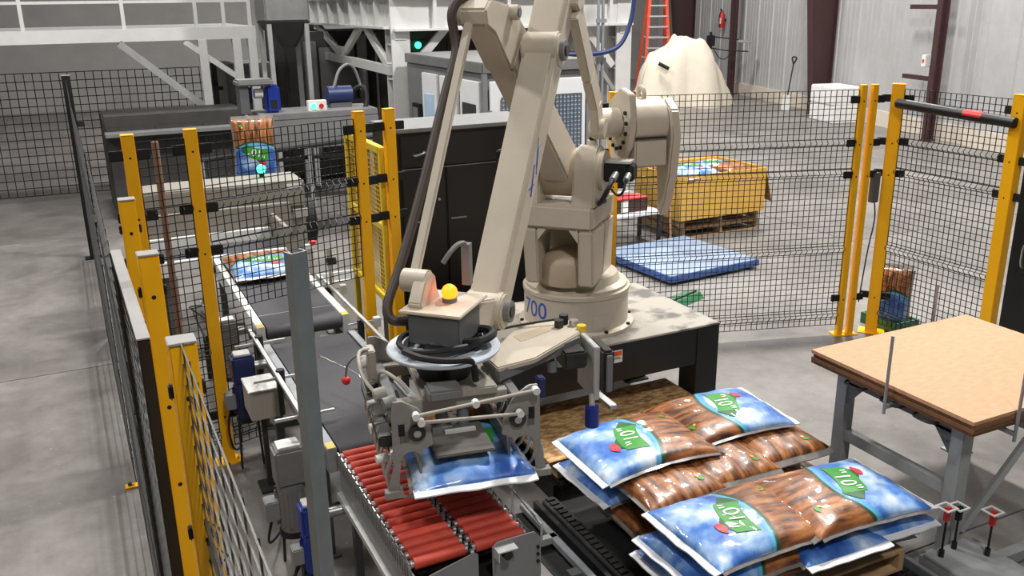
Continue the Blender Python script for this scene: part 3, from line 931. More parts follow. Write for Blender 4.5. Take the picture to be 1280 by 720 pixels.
# parallel rod, hose
pr_ = R().bar((1.41, -.165, 2.84), (2.20, -.165, 1.68), .045, .03).build('parallel_rod', BE, rb, .006)
R().cyl((1.41, -.20, 2.84), (1.41, -.23, 2.84), .06, n=18).build('rod_eye', BE, pr_)
R().cyl((2.20, -.21, 1.68), (2.20, -.09, 1.68), .055, n=18).build('rod_eye', BE, pr_)
R().cyl((2.20, -.09, 1.68), (2.20, -.08, 1.68), .033, n=16).build('pin_cap', 'machine_grey', pr_)
R().tube([(1.30, -.16, 2.92), (1.42, -.20, 2.93), (1.50, -.24, 2.86), (1.50, -.22, 2.74), (1.52, -.20, 2.66), (1.62, -.22, 2.50), (1.90, -.23, 2.08), (2.16, -.25, 1.72), (2.30, -.27, 1.56), (2.31, -.22, 1.50), (2.25, -.10, 1.53)], .024, 10, 3).build('hose', 'hose_brown', rb)
# wrist
rprism([(2.15, 1.70), (2.2, 1.73), (2.26, 1.69), (2.32, 1.61), (2.31, 1.575), (2.10, 1.575), (2.14, 1.64)], -.14, -.075, 'wrist_link', BE, bevel=.006)
R().bx(2.02, 2.36, -.17, .13, 1.57, 1.585).build('wrist_plate', BE, rb, .004)
R().hexa([(1.80, -.03, 1.38), (2.1, -.06, 1.40), (2.1, .1, 1.40), (1.80, .13, 1.38)], [(1.80, -.03, 1.50), (2.1, -.06, 1.57), (2.1, .1, 1.57), (1.80, .13, 1.50)]).build('wrist_body', BE, rb, .01)
R().bx(2.10, 2.35, -.13, .12, 1.43, 1.57).build('junction_box', 'grey_box', rb, .006)
R().tube([(2.12, -.05, 1.75), (2.10, -.02, 1.80), (2.05, .0, 1.83), (1.99, .02, 1.82), (1.97, .02, 1.64)], .012, 8, 2).build('hose_clip', 'machine_grey', rb)
R().bx(1.98, 2.02, -.0, .04, 1.62, 1.82).build('clip_bar', 'machine_grey', rb)
lp = R().cyl((2.17, 0, 1.585), (2.17, 0, 1.605), .035, n=18).build('lamp_base', 'machine_grey', rb)
R().ball((2.17, 0, 1.63), .038).build('lamp_dome', 'orange_glow', lp, label='glowing orange signal lamp')
# rear drive link and crank housing
path = [(.54, 3.17), (.74, 2.84), (.43, 2.47), (.26, 2.28), (.20, 2.12)]
for (p, q) in zip(path, path[1:]):
    R().bar((p[0], .185, p[1]), (q[0], .185, q[1]), .055, .13).build('drive_link', BE, rb, .006)
R().cyl((.20, .14, 2.12), (.20, .24, 2.12), .065, n=20).build('link_eye', BE, rb)
CX = DZ @ Matrix.Translation((0, .27, 0)) @ Matrix.Rotation(math.radians(38), 4, 'Z')
def K():
    return MB(CX)
def kprism(poly, l0, l1, name, m, parent=None, bevel=.008):
    return K().prism([(r, l0, z) for r, z in poly], (0, l1 - l0, 0)).build(name, m, parent or rb, bevel)
K().cyl((.0, -.15, 2.14), (.0, .0, 2.14), .095, n=24).build('crank_shaft', BE, rb, .008)
fg = kprism([(.16, 2.33), (.02, 2.36), (-.15, 2.26), (-.17, 2.06), (-.08, 1.86), (.02, 1.84), (.15, 2.0), (.19, 2.2)], .0, .045, 'crank_flange', BE, bevel=.006)
for k in range(11):
    a = math.radians(150 + k * 24)
    K().cyl((.0 + .135 * math.cos(a), -.014, 2.13 + .16 * math.sin(a)), (.0 + .135 * math.cos(a), .001, 2.13 + .16 * math.sin(a)), .013, n=8).build('flange_bolt', 'black_matte', fg)
K().cyl((.0, .045, 2.13), (.0, .29, 2.13), .165, n=32).build('crank_housing', BE, rb, .012)
K().bx(-.16, .16, .05, .28, 1.86, 2.04).build('housing_foot', BE, rb, .012)
K().bx(-.162, .162, .06, .27, 2.045, 2.055).build('housing_joint', 'dark_steel', rb)
K().tube([(.04, .16, 2.28), (.04, .16, 2.34), (.0, .16, 2.36), (-.04, .16, 2.34), (-.04, .16, 2.28)], .016, 8, 2).build('lifting_eye', BE, rb)
kprism([(.05, 2.29), (.16, 2.22), (.20, 2.05), (.17, 1.80), (.10, 1.58), (.05, 1.50), (.02, 1.56), (.0, 1.78), (-.08, 2.0), (-.12, 2.2)], .29, .36, 'balance_lever', BE, bevel=.012)
le = R()
le.ring((0, 0, 0), .035, .012, 20, 8)
le.v = [Vector((.2 + p.x, .15 + p.z, 2.085 + p.y)) for p in le.v]
le.build('eye_bolt', 'black_matte', rb)
R().cyl((.2, .15, 2.0), (.2, .15, 2.05), .03, n=12).build('eye_boss', BE, rb)

# ------------------------------------------------------------------ bag gripper (bolted to the robot wrist)
GM = RM.inverted() @ Matrix.Translation((1.37, 3.50, 0)) @ Matrix.Rotation(math.radians(-10), 4, 'Z')
def G():
    return MB(GM)
dk = G().lathe([(.10, 1.385), (.255, 1.385), (.26, 1.392), (.26, 1.40), (.255, 1.405), (.06, 1.405)], 48, (0, .1, 0)).build('mounting_disc', 'disc_white', rb)
G().lathe([(.11, 1.25), (.13, 1.30), (.13, 1.385)], 28, (0, .1, 0)).build('disc_hub', 'dark_steel', dk)
G().lathe([(.10, 1.405), (.10, 1.44), (.07, 1.47)], 24, (.0, .1, 0)).build('wrist_flange', 'rubber', dk)
cc = G()
random.seed(2)
for k in range(2):
    pts = []
    for i in range(30):
        a = 2 * math.pi * i / 29 * .98 + k
        R_ = .165 + .02 * math.sin(2 * a + k) + .012 * k
        pts.append((R_ * math.cos(a) * 1.05, .1 + R_ * math.sin(a), 1.421 + .016 * k + .004 * math.sin(3 * a)))
    cc.tube(pts, .0145, 8)
cc.build('cable_coil', 'rubber', rb)
G().tube([(.05, .02, 1.44), (.14, -.06, 1.46), (.22, .0, 1.47), (.22, .12, 1.45), (.14, .18, 1.44)], .02, 8, 2).build('cable_loop', 'rubber', rb)
G().tube([(-.2, -.02, 1.44), (-.14, -.13, 1.44), (-.02, -.17, 1.43), (.08, -.14, 1.42), (.1, -.1, 1.30)], .016, 8, 2).build('cable_loop', 'rubber', rb)
# main frame
gf = G().bx(-.14, .20, -.10, .40, 1.22, 1.26).build('gripper_frame', 'machine_beige', rb, .006)
for x in (-.29, .25):
    G().bx(x, x + .045, -.36, .50, 1.17, 1.23).build('side_beam', 'machine_grey', gf, .004)
for y in (-.08, .36):
    G().bx(-.27, .27, y, y + .06, 1.165, 1.225).build('cross_beam', 'machine_beige', gf, .004)
G().bx(-.13, .02, -.20, -.08, 1.26, 1.31).build('front_cover', 'machine_grey', gf, .01)
# pressure cylinders and pad
for x, y, c in ((-.05, -.05, 'machine_grey'), (.05, -.04, 'post_grey'), (-.05, .16, 'machine_grey')):
    G().cyl((x, y, 1.064), (x, y, 1.22), .028, n=14).build('press_cylinder', c, rb)
pad = G().bx(-.13, .13, -.31, -.03, 1.05, 1.064).build('press_pad', 'pad_grey', rb, .004)
G().bx(-.05, .09, -.12, -.10, 1.064, 1.078).build('pad_strip', 'white_paint', pad)
G().bx(-.10, -.01, -.09, -.02, 1.064, 1.088).build('pad_bracket', 'steel', pad)
G().bar((.03, -.05, 1.21), (.11, .0, 1.07), .025, .012).build('guide_strap', 'brown_strap', rb)
G().bar((-.01, -.02, 1.21), (.02, .1, 1.07), .02, .012).build('guide_strap', 'brown_strap', rb)
# claw plates with bearings, front and back on each side
def ring_pts(c, r, a0, a1, n):
    return [(c[0] + r * math.cos(math.radians(a0 + (a1 - a0) * i / n)), c[1] + r * math.sin(math.radians(a0 + (a1 - a0) * i / n))) for i in range(n + 1)]
for s in (-1, 1):
    for yy in (-.36, .42):
        poly = [(.148, 1.15), (.16, 1.24), (.205, 1.32), (.27, 1.36), (.305, 1.36), (.315, 1.31), (.318, 1.06), (.345, .97), (.33, .945), (.30, .95), (.293, 1.03), (.287, 1.07)] + ring_pts((.242, 1.085), .045, 0, 160, 8) + [(.19, 1.13)]
        pl = G().prism([(s * x, yy, z) for x, z in poly], (0, .014, 0)).build('claw_plate', 'claw_metal', rb, .002)
        if yy < 0:
            G().cyl((s * .215, yy - .012, 1.215), (s * .215, yy, 1.215), .036, n=20).build('bearing', 'dark_steel', pl)
            G().cyl((s * .215, yy - .018, 1.215), (s * .215, yy - .01, 1.215), .016, n=14).build('bearing_cap', 'steel', pl)
            G().bx(min(s * .265, s * .29), max(s * .265, s * .29), yy - .004, yy + .002, 1.21, 1.26).build('slot', 'black_matte', pl)
            G().bx(min(s * .285, s * .36), max(s * .285, s * .36), yy - .02, yy + .02, .935, .965).build('foot_bracket', 'claw_metal', pl)
# tie rods
G().cyl((-.22, -.385, 1.30), (.29, -.385, 1.345), .008, n=10).build('tie_rod', 'machine_beige', rb)
G().cyl((-.20, -.39, 1.27), (.22, -.39, 1.25), .008, n=10).build('tie_rod', 'machine_beige', rb)
for x, z in ((-.22, 1.30), (.03, 1.322), (.29, 1.345), (-.2, 1.27), (.22, 1.25)):
    G().cyl((x, -.40, z), (x, -.37, z), .016, n=12).build('rod_end', 'white_paint', rb)
# claw shafts and tines
for s in (-1, 1):
    sh = G().cyl((s * .30, -.35, 1.10), (s * .30, .43, 1.10), .018, n=12).build('claw_shaft', 'steel', rb)
    for k in range(9):
        y = -.31 + k * .09
        G().tube([(s * .29, y, 1.12), (s * .335, y, 1.06), (s * .345, y, .98), (s * .31, y, .905), (s * .20, y, .885), (s * .06, y, .887)], .008, 8, 2).build('tine', 'steel', sh)
        G().bx(s * .30 - .022, s * .30 + .022, y - .016, y + .016, 1.08, 1.122).build('tine_clamp', 'dark_steel' if k % 2 else 'alu', sh, .003)
    G().bx(min(s * .19, s * .2), max(s * .19, s * .2), -.3, .35, .99, 1.10).build('side_guard', 'grey_paint', rb)
# left fittings
for (x, y, z, r, c) in ((-.34, .33, 1.27, .03, 'white_paint'), (-.33, .22, 1.19, .026, 'dark_steel'), (-.34, .10, 1.15, .022, 'white_paint'), (-.35, -.02, 1.09, .024, 'white_paint'), (-.34, -.12, 1.14, .026, 'dark_steel'), (-.35, -.2, 1.03, .02, 'white_paint'), (-.32, .0, 1.24, .03, 'machine_beige'), (-.30, -.15, 1.26, .03, 'machine_grey')):
    G().cyl((x - .02, y, z), (x + .03, y + .01, z + .005), r, n=12).build('air_fitting', c, rb)
G().bx(-.36, -.30, -.25, .36, 1.11, 1.16).build('fitting_rail', 'dark_steel', rb, .006)
G().bx(-.33, -.29, .28, .38, 1.16, 1.34).build('fitting_post', 'machine_beige', rb, .006)
G().tube([(-.32, .32, 1.34), (-.38, .25, 1.36), (-.38, .08, 1.30), (-.33, -.02, 1.25)], .009, 8, 2).build('air_hose', 'machine_beige', rb)
G().tube([(-.30, .2, 1.22), (-.30, .06, 1.34), (-.24, -.06, 1.33), (-.2, -.1, 1.28)], .009, 8, 2).build('air_hose', 'machine_beige', rb)
G().tube([(-.33, .33, 1.33), (-.42, .34, 1.28), (-.43, .35, 1.2)], .006, 8, 2).build('red_knob_stem', 'machine_grey', rb)
G().ball((-.43, .35, 1.18), .022).build('red_knob', 'red_plastic', rb)
# beige outrigger plate to the right with sensor head
og = G().prism([(.20, .14, 1.28), (.42, .42, 1.28), (.66, .54, 1.28), (.78, .46, 1.28), (.74, .30, 1.28), (.42, .04, 1.28), (.22, -.02, 1.28)], (0, 0, .03)).build('outrigger_plate', BE, rb, .006)
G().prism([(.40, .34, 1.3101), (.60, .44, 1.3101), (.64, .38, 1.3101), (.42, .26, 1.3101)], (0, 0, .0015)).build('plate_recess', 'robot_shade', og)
G().bar((.22, -.02, 1.27), (.72, .28, 1.27), .03, .05).build('outrigger_rib', 'machine_grey', og)
G().bx(.60, .72, .14, .36, 1.18, 1.27).build('valve_block', 'dark_steel', rb, .01)
for x, y, z, c in ((.70, .44, 1.36, 'rubber'), (.74, .40, 1.34, 'steel'), (.66, .40, 1.35, 'dark_steel'), (.76, .34, 1.33, 'print_yellow'), (.62, .28, 1.20, 'white_paint'), (.55, .18, 1.22, 'machine_grey')):
    G().cyl((x, y, z - .05), (x, y, z), .024, n=12).build('air_fitting', c, rb)
G().tube([(.2, .2, 1.40), (.32, .38, 1.34), (.5, .46, 1.325), (.7, .44, 1.34)], .007, 8, 2).build('air_hose', 'rubber', rb)
sp_ = G().bx(.74, .77, .10, .34, 1.02, 1.30).build('sensor_plate', 'alu', rb, .004)
G().bx(.77, .83, .06, .26, 1.06, 1.29).build('sensor_body', 'dark_steel', sp_, .012)
G().bx(.785, .815, .045, .06, 1.08, 1.27).build('sensor_face', 'machine_grey', sp_, .004)
G().bar((.77, .30, 1.02), (.82, .04, 1.00), .035, .02).build('sensor_arm', 'steel', sp_)
G().cyl((.70, .02, .93), (.70, .02, 1.03), .034, n=16).build('vacuum_cup', 'blue_paint', rb)
G().cyl((.70, .02, 1.03), (.72, .08, 1.06), .014, n=10).build('cup_stem', 'alu', rb)
G().bx(.42, .46, -.0, .05, 1.12, 1.22).build('blue_valve', 'navy', rb, .006)

# ------------------------------------------------------------------ bags
def bag_height(x, y, a, b, T, seed):
    u, v = min(1, abs(x / a)), min(1, abs(y / b))
    s = (1 - u ** 3.2) ** .55 * (1 - v ** 3.6) ** .5
    wr = 0
    if s > 0:
        n1 = mnoise.noise(Vector((x * 5 + seed * 7.1, y * 5, seed * 3.3)))
        n2 = mnoise.noise(Vector((x * 9 + seed, y * 22, seed * 1.7 + 4)))
        n3 = mnoise.noise(Vector((x * 26, y * 14 + seed, seed)))
        wr = (.010 * n1 + .007 * n2 * (.4 + u) + .003 * n3) * min(1, s * 2.2)
    return s * T / 2 + wr

def make_bag(label, loc, yaw, seed, T=.125, a=.34, b=.255, tilt=(0, 0), droop=0, group='printed bags on the pallet', decals=True):
    t = thing('printed_bag', label, 'bag', loc, yaw, group)
    t.rotation_euler = (tilt[0], tilt[1], yaw)
    nx, ny = 44, 32
    def dz(x):
        return -droop * (abs(x) / a) ** 2
    def topz(x, y):
        return T * .42 + bag_height(x, y, a, b, T, seed) + dz(x)
    v, uv, f = [], [], []
    def sq(q):                                   # denser sampling near the edges
        return math.sin(q * math.pi / 2)
    for side in (0, 1):
        for i in range(nx + 1):
            x = a * sq(2 * i / nx - 1)
            for j in range(ny + 1):
                y = b * sq(2 * j / ny - 1)
                yy = y * (1 + .05 * (abs(x) / a) ** 4 - .03 * (1 - (abs(x) / a) ** 2))
                z = topz(x, y) if side == 0 else max(.0, T * .42 - .84 * bag_height(x, y, a, b, T, seed + 9)) + dz(x)
                v.append((x, yy, z))
                uv.append(((x + a) / (2 * a), (y + b) / (2 * b)))
    n1 = (nx + 1) * (ny + 1)
    for side in (0, 1):
        o = side * n1
        for i in range(nx):
            for j in range(ny):
                q = (o + i * (ny + 1) + j, o + (i + 1) * (ny + 1) + j, o + (i + 1) * (ny + 1) + j + 1, o + i * (ny + 1) + j + 1)
                f.append(q if side == 0 else q[::-1])
    for i in range(nx):
        for j in (0, ny):
            p, q = i * (ny + 1) + j, (i + 1) * (ny + 1) + j
            f.append((p, p + n1, q + n1, q) if j == 0 else (p, q, q + n1, p + n1))
    for j in range(ny):
        for i in (0, nx):
            p, q = i * (ny + 1) + j, i * (ny + 1) + j + 1
            f.append((p, q, q + n1, p + n1) if i == 0 else (q, p, p + n1, q + n1))
    me = bpy.data.meshes.new('film')
    me.from_pydata(v, [], f)
    l = me.uv_layers.new(name='print')
    for lp_ in me.loops:
        l.data[lp_.index].uv = uv[lp_.vertex_index]
    me.polygons.foreach_set('use_smooth', [True] * len(me.polygons))
    me.materials.append(MATS['bag_print'])
    o = bpy.data.objects.new('film', me)
    COL.objects.link(o)
    o.parent = t
    # fin seams
    random.seed(seed)
    for s, nm, m_, w in ((-1, 'top_seam', 'seam_white', .046), (1, 'bottom_seam', 'clear_film', .05)):
        fm = MB()
        n = 14
        top, bot = [], []
        for k in range(n + 1):
            y = (-1 + 2 * k / n) * b * 1.05
            for e in (0, 1):
                x = s * (a - .012 + e * w)
                z = T * .42 + dz(a) + e * (-.010 + .012 * mnoise.noise(Vector((k * .35, seed, s)))) - (.012 * e if s > 0 else 0)
                top.append((x, y, z + .003))
                bot.append((x, y, z - .003))
        N = len(top)
        fs = []
        for k in range(n):
            c = 2 * k
            fs += [(c, c + 1, c + 3, c + 2), (N + c, N + c + 2, N + c + 3, N + c + 1), (c + 1, N + c + 1, N + c + 3, c + 3), (c, c + 2, N + c + 2, N + c)]
        fs += [(0, N, N + 1, 1), (2 * n, 2 * n + 1, N + 2 * n + 1, N + 2 * n)]
        fm.add(top + bot, fs)
        fm.build(nm, m_, t)
    # clear film folds along both long sides
    for s in (-1, 1):
        fm = MB()
        top, bot, fs = [], [], []
        n = 16
        for k in range(n + 1):
            x = (-1 + 2 * k / n) * a * .98
            yy0 = b * (1 + .05 * (abs(x) / a) ** 4 - .03 * (1 - (abs(x) / a) ** 2)) - .004
            for e in (0, 1):
                z = T * .40 + dz(x) - e * .008 + e * .006 * mnoise.noise(Vector((k * .4, seed, s * 2)))
                top.append((x, s * (yy0 + e * .022), z + .0015))
                bot.append((x, s * (yy0 + e * .022), z - .0015))
        N = len(top)
        for k in range(n):
            c = 2 * k
            fs += [(c, c + 1, c + 3, c + 2), (N + c, N + c + 2, N + c + 3, N + c + 1), (c + 1, N + c + 1, N + c + 3, c + 3), (c, c + 2, N + c + 2, N + c)]
        fs += [(0, N, N + 1, 1), (2 * n, 2 * n + 1, N + 2 * n + 1, N + 2 * n)]
        fm.add(top + bot, fs)
        fm.build('side_fold', 'clear_film', t)
    if decals:
        def drape(poly2, fs, nm, m_, lift, ox, oy, rot):
            # print coordinates: px to the right (+y of the bag), py up (-x of the bag)
            d = MB()
            c_, s_ = math.cos(rot), math.sin(rot)
            P = []
            for px, py in poly2:
                qx, qy = px * c_ - py * s_, px * s_ + py * c_
                x, y = ox - qy, oy + qx
                P.append((x, y * .97, topz(x, y) + lift))
            d.add(P, fs)
            oo = d.build(nm, m_, t, smooth=60)
            return oo
        def gridpoly(outline_fn, n=10, m=6):
            P, F = [], []
            for i in range(n + 1):
                lo, hi, x = outline_fn(i / n)
                for j in range(m + 1):
                    P.append((x, lo + (hi - lo) * j / m))
            for i in range(n):
                for j in range(m):
                    k = i * (m + 1) + j
                    F.append((k, k + m + 1, k + m + 2, k + 1))
            return P, F
        ox, oy, rt_ = -.05, -.01, -.22
        P, F = gridpoly(lambda q: (-.066 + .02 * math.sin(q * 3.1), .066 + .02 * math.sin(q * 3.1), -.15 + .26 * q))
        drape(P, F, 'green_ribbon', 'print_green', .0035, ox, oy, rt_)
        P, F = gridpoly(lambda q: (-.072 + .09 * max(0, q - .2) * .9, .056 - .045 * q, .10 + .08 * q), 5, 5)
        drape(P, F, 'ribbon_tail', 'print_dark_green', .0030, ox, oy, rt_)
        P, F = gridpoly(lambda q: (.055, .055 + .055 * math.sin(math.pi * min(1, q + .1)), -.13 + .17 * q), 6, 4)
        drape(P, F, 'green_leaf', 'print_dark_green', .0028, ox, oy, rt_)
        tv, tf = text_polys('"10"', .125)
        drape([(x - .008, y + .004) for x, y, z in tv], tf, 'lettering', 'print_white', .0065, ox, oy, rt_)
        # little red bird
        P, F = gridpoly(lambda q: (.125 - .02 * math.sin(math.pi * q), .125 + .024 * math.sin(math.pi * q) + .02 * q, -.135 + .095 * q), 7, 3)
        drape(P, F, 'red_bird', 'print_red', .0045, ox, oy, -.1)
        # yellow flower and small green mark on the timber half
        P, F = gridpoly(lambda q: (-.012 - .012 * math.sin(math.pi * q), .012 * math.sin(math.pi * q) - .008, -.02 + .05 * q), 6, 3)
        drape(P, F, 'green_sprig', 'print_green', .0035, .25, .14, 0)
        P, F = gridpoly(lambda q: (-.010 * math.sin(math.pi * q), .010 * math.sin(math.pi * q), -.012 + .024 * q), 5, 3)
        drape(P, F, 'yellow_flower', 'print_yellow', .0045, .24, .13, 0)
    return t

# pallet conveyor, pallet, bags
def chain_conveyor(label, x0, y0, L, h, W=1.52):
    t = thing('pallet_conveyor', label, 'conveyor', (x0, y0, 0), 0, 'pallet chain conveyors')
    for x in (.06, W / 2 - .05, W - .16):
        rl_ = MB().bx(x, x + .09, 0, L, h - .045, h - .012).build('chain_rail', 'dark_steel', t, .004)
        ch = MB()
        for k in range(int(L / .05)):
            ch.bx(x + .02, x + .07, k * .05 + .01, k * .05 + .042, h - .012, h)
        ch.build('chain', 'black_matte', rl_, smooth=0, kind='stuff')
    MB().bx(.0, .03, 0, L, 0, h).build('side_channel', 'black_paint', t, .003)
    MB().bx(W - .03, W, 0, L, 0, h).build('side_channel', 'galv', t, .003)
    for k in range(max(2, int(L / .8))):
        y = .15 + k * .75
        if y < L - .05:
            MB().bx(.03, W - .03, y, y + .05, .0, h - .046).build('cross_member', 'black_paint', t)
    return t
pcv = chain_conveyor('low black chain conveyor under the loaded pallet', 2.15, 2.2, 2.0, .062)
chain_conveyor('chain conveyor section under the strand board by the pedestal', 2.30, 4.22, .95, .113, 1.32)
MB().bx(-.2, 1.5, .0, 2.0, .0, .006).build('floor_shade_sheet', 'black_matte', pcv)  # black sheet laid on the floor to paint the shade around the pallet conveyor
MB().bx(-.09, -.05, .55, 2.0, .03, .07).build('edge_guide', 'galv', pcv, .003)
MB().bx(-.36, -.05, 1.60, 1.64, .03, .07).build('stop_bar', 'alu', pcv)
MB().cyl((-.32, 1.62, .05), (-.32, 1.62, .50), .006, n=8).build('stop_rod', 'steel', pcv)
for y in (.7, 1.3):
    MB().cyl((-.12, y, .006), (-.12, y, .02), .05, n=14).build('foot', 'dark_steel', pcv)
    MB().bx(-.15, -.05, y - .03, y + .03, .02, .05).build('foot_bracket', 'grey_box', pcv)

def pallet(label, loc, L, W, group='wooden pallets', top_gap=True):
    t = thing('pallet', label, 'pallet', loc, 0, group)
    for k in range(7):
        y = (W - .095) * k / 6
        MB().bx(0, L, y, y + .095, .108, .126).build('deck_board', 'pallet_wood', t, .002)
    for x in (0, L / 2 - .02, L - .04):
        MB().bx(x, x + .04, 0, W, .018, .108).build('stringer', 'pallet_wood', t, .002)
    for y in (0, W / 2 - .05, W - .1):
        MB().bx(0, L, y, y + .1, 0, .018).build('bottom_board', 'pallet_wood', t, .002)
    return t
pallet('wooden pallet under the stack of bags', (2.44, 2.72, .063), 1.10, 1.22)
B = make_bag
U_, D_ = math.pi / 2, math.pi * 1.5          # white seam towards the viewer / away from the viewer
ZL = .189
# bottom layer
B('lowest bag at the front left of the stack, blue end hanging towards the conveyor', (2.60, 3.02, ZL), .02, 11, T=.11)
B('lowest bag at the front right of the stack, directly above the pallet end', (3.30, 3.02, ZL), math.pi - .02, 12, T=.11)
B('lowest bag at the back left of the stack, beside the chain rail', (2.58, 3.68, ZL), D_, 13, T=.11, b=.24)
B('lowest bag in the back centre of the stack, buried', (3.05, 3.68, ZL), D_ + .02, 14, T=.11, b=.24)
B('lowest bag at the back right of the stack, facing the table', (3.44, 3.70, ZL), D_ - .03, 15, T=.11, b=.24)
# layer below the visible one: two crosswise at the back, three lengthwise at the front
Z0 = ZL + .086
B('bag at the back left, one below the topmost, long white seam over the chain rail', (2.62, 3.86, Z0), .03, 16, T=.11)
B('bag at the back right under the topmost pair, seam by the pedestal leg', (3.27, 3.86, Z0), math.pi, 17, T=.11)
B('crosswise bag at the front left, one layer down, white seam to the left', (2.61, 3.0, Z0), .03, 18, T=.11, b=.27)
B('lengthwise bag at the front centre with its white seam towards the viewer', (3.10, 3.02, Z0), U_ - .02, 19, T=.11, b=.25)
B('lengthwise bag at the front right with its white seam above the pallet end', (3.47, 3.05, Z0), U_ - .05, 20, T=.11, b=.25)
Z1 = Z0 + .086
# visible layer: three lengthwise at the back, two crosswise at the front
B('timber-print bag at the left of the middle row, yellow flower near its seam', (2.60, 3.66, Z1), D_ + .05, 21, b=.24)
B('timber-print bag in the centre of the middle row, grey seam towards the front', (3.02, 3.70, Z1 + .004), D_ - .04, 22, b=.24)
B('timber-print bag at the right of the middle row beside the table', (3.44, 3.76, Z1), D_ - .02, 23, b=.24)
B('blue and timber bag at the front left of the stack, white seam to the left', (2.70, 3.02, Z1 + .006), .02, 24, tilt=(0, .02), b=.275, a=.36)
B('blue and timber bag at the front right of the stack, blue end by the table', (3.31, 2.99, Z1 + .004), math.pi - .05, 25, tilt=(0, -.02), T=.135, b=.275, a=.36)
Z2 = Z1 + .098
B('topmost bag at the back left of the stack, white seam over the conveyor', (2.62, 3.82, Z2), -.02, 31, tilt=(0, -.04), droop=.02, b=.275, a=.36)
B('topmost bag at the back right of the stack, blue end nearest the pedestal', (3.24, 3.90, Z2), math.pi - .06, 32, tilt=(0, .04), droop=.02, b=.27, a=.36)
# bag held in the gripper
B('blue bag held in the robot gripper above the red rollers', (1.385, 3.47, .905), math.radians(80), 41, T=.135, a=.37, b=.255, group='printed bags in transit')
# bag on the far belt
B('bag riding on the far belt behind the mesh', (1.24, 7.22, .832), math.pi * .5, 42, T=.12, group='printed bags in transit')
# standing bag far left, leaning bag right
def stand_up(o, loc, facing, lean=0):
    # blue end down, printed face towards `facing`
    z = Vector((facing[0], facing[1], 0)).normalized()
    x = (Vector((0, 0, 1)) - z * lean).normalized()
    z = (z - x * z.dot(x)).normalized()
    y = z.cross(x)
    o.matrix_world = Matrix(((x.x, y.x, z.x, loc[0]), (x.y, y.y, z.y, loc[1]), (x.z, y.z, z.z, loc[2]), (0, 0, 0, 1)))
sbg = B('upright bag standing at the far table, timber print uppermost', (0, 0, 0), 0, 43, T=.17, group='upright bags', a=.33, b=.23)
stand_up(sbg, (1.95, 11.08, 1.27), (-.17, -.98), .03)
lbg = B('timber-print bag leaning upright in a green crate behind the fence', (0, 0, 0), 0, 44, T=.13, group='upright bags', a=.25, b=.14, decals=False)
stand_up(lbg, (6.52, 5.5, .30), (-.8, -.6), .12)
gcr = thing('crate', 'low dark green crate under the leaning bag behind the fence', 'crate', (6.36, 5.3, 0))
for x0, x1, y0, y1 in ((0, .3, 0, .02), (0, .3, .38, .4), (0, .02, .02, .38), (.28, .3, .02, .38)):
    MB().bx(x0, x1, y0, y1, 0, .1).build('side', 'green_paint', gcr)
MB().bx(.02, .28, .02, .38, 0, .015).build('bottom', 'green_paint', gcr)

# OSB-topped pallet between pedestal and stack
pallet('empty pallet under the strand board in front of the pedestal', (2.36, 4.28, .113), 1.2, .66)
ob = MB().bx(2.29, 3.64, 4.25, 4.98, .2395, .256).build('strand_board', 'osb', smooth=0)
tag(ob, 'rough strand board sheet lying in front of the black pedestal', 'board')

# ------------------------------------------------------------------ table with fiberboard sheets
tb = thing('steel_table', 'grey steel work table carrying the fiberboard sheets', 'table', (3.86, 2.72, 0))
for x in (.06, 1.14):
    for y in (.05, .84):
        MB().bx(x - .04, x + .04, y - .04, y + .04, .01, .80).build('leg', 'leg_grey', tb, .004)
        MB().bx(x - .07, x + .07, y - .07, y + .07, 0, .01).build('foot_plate', 'leg_grey', tb)
        for s in (-1, 1):
            if .04 < y + s * .1 < .86:
                MB().prism([(x - .03, y + s * .04, .74), (x - .03, y + s * .16, .74), (x - .03, y + s * .04, .60)], (.012, 0, 0)).build('gusset', 'grey_box', tb)
for y in (.05, .84):
    MB().bx(.10, 1.10, y - .03, y + .03, .72, .80).build('apron', 'grey_box', tb, .003)
for x in (.06, 1.14):
    MB().bx(x - .03, x + .03, .09, .80, .72, .80).build('apron', 'grey_box', tb, .003)
    MB().bx(x - .025, x + .025, .09, .80, .36, .43).build('stretcher', 'leg_grey', tb, .003)
MB().bx(-.04, 1.24, -.06, .95, .80, .812).build('top_plate', 'dark_steel', tb, .003)
hook = MB()
for y in (.12, .34, .6):
    hook.tube([(-.02, y, .79), (-.08, y + .01, .785), (-.09, y + .08, .785), (-.08, y + .14, .785), (-.02, y + .14, .79)], .007, 6, 1)
hook.build('wire_hooks', 'dark_steel', tb)
MB().bar((.12, .02, .16), (.36, -.1, .7), .03).build('diagonal_brace', 'leg_grey', tb)
for x, y, z0, z1, nm in ((-.125, .40, .74, 1.19, 0), (.20, -.135, .74, 1.17, 0), (1.02, 1.06, .74, 1.12, 0)):
    MB().cyl((x, y, z0), (x, y, z1), .009, n=8).build('stop_rod', 'galv', tb)
    MB().bar((x, y, z0 + .04), (max(0, min(1.2, x)), max(0, min(.9, y)), z0 + .04), .02).build('rod_bracket', 'galv', tb)
for k, (dx, dy, nm) in enumerate(((.012, .01, 'lowest fiberboard sheet of the stack on the steel table'), (0, .0, 'second fiberboard sheet from the bottom of the table stack'), (.01, -.006, 'fiberboard sheet just under the top one on the table'), (0, .004, 'topmost smooth tan fiberboard sheet on the steel table'))):
    MBz = .812 + k * .022
    o = MB().bx(3.77 + dx, 5.10 + dx, 2.61 + dy, 3.71 + dy, MBz, MBz + .0205).build('fiberboard_sheet', 'fiberboard' if k == 3 else 'board_edge', smooth=0)
    tag(o, nm, 'board', 'fiberboard sheets on the table')

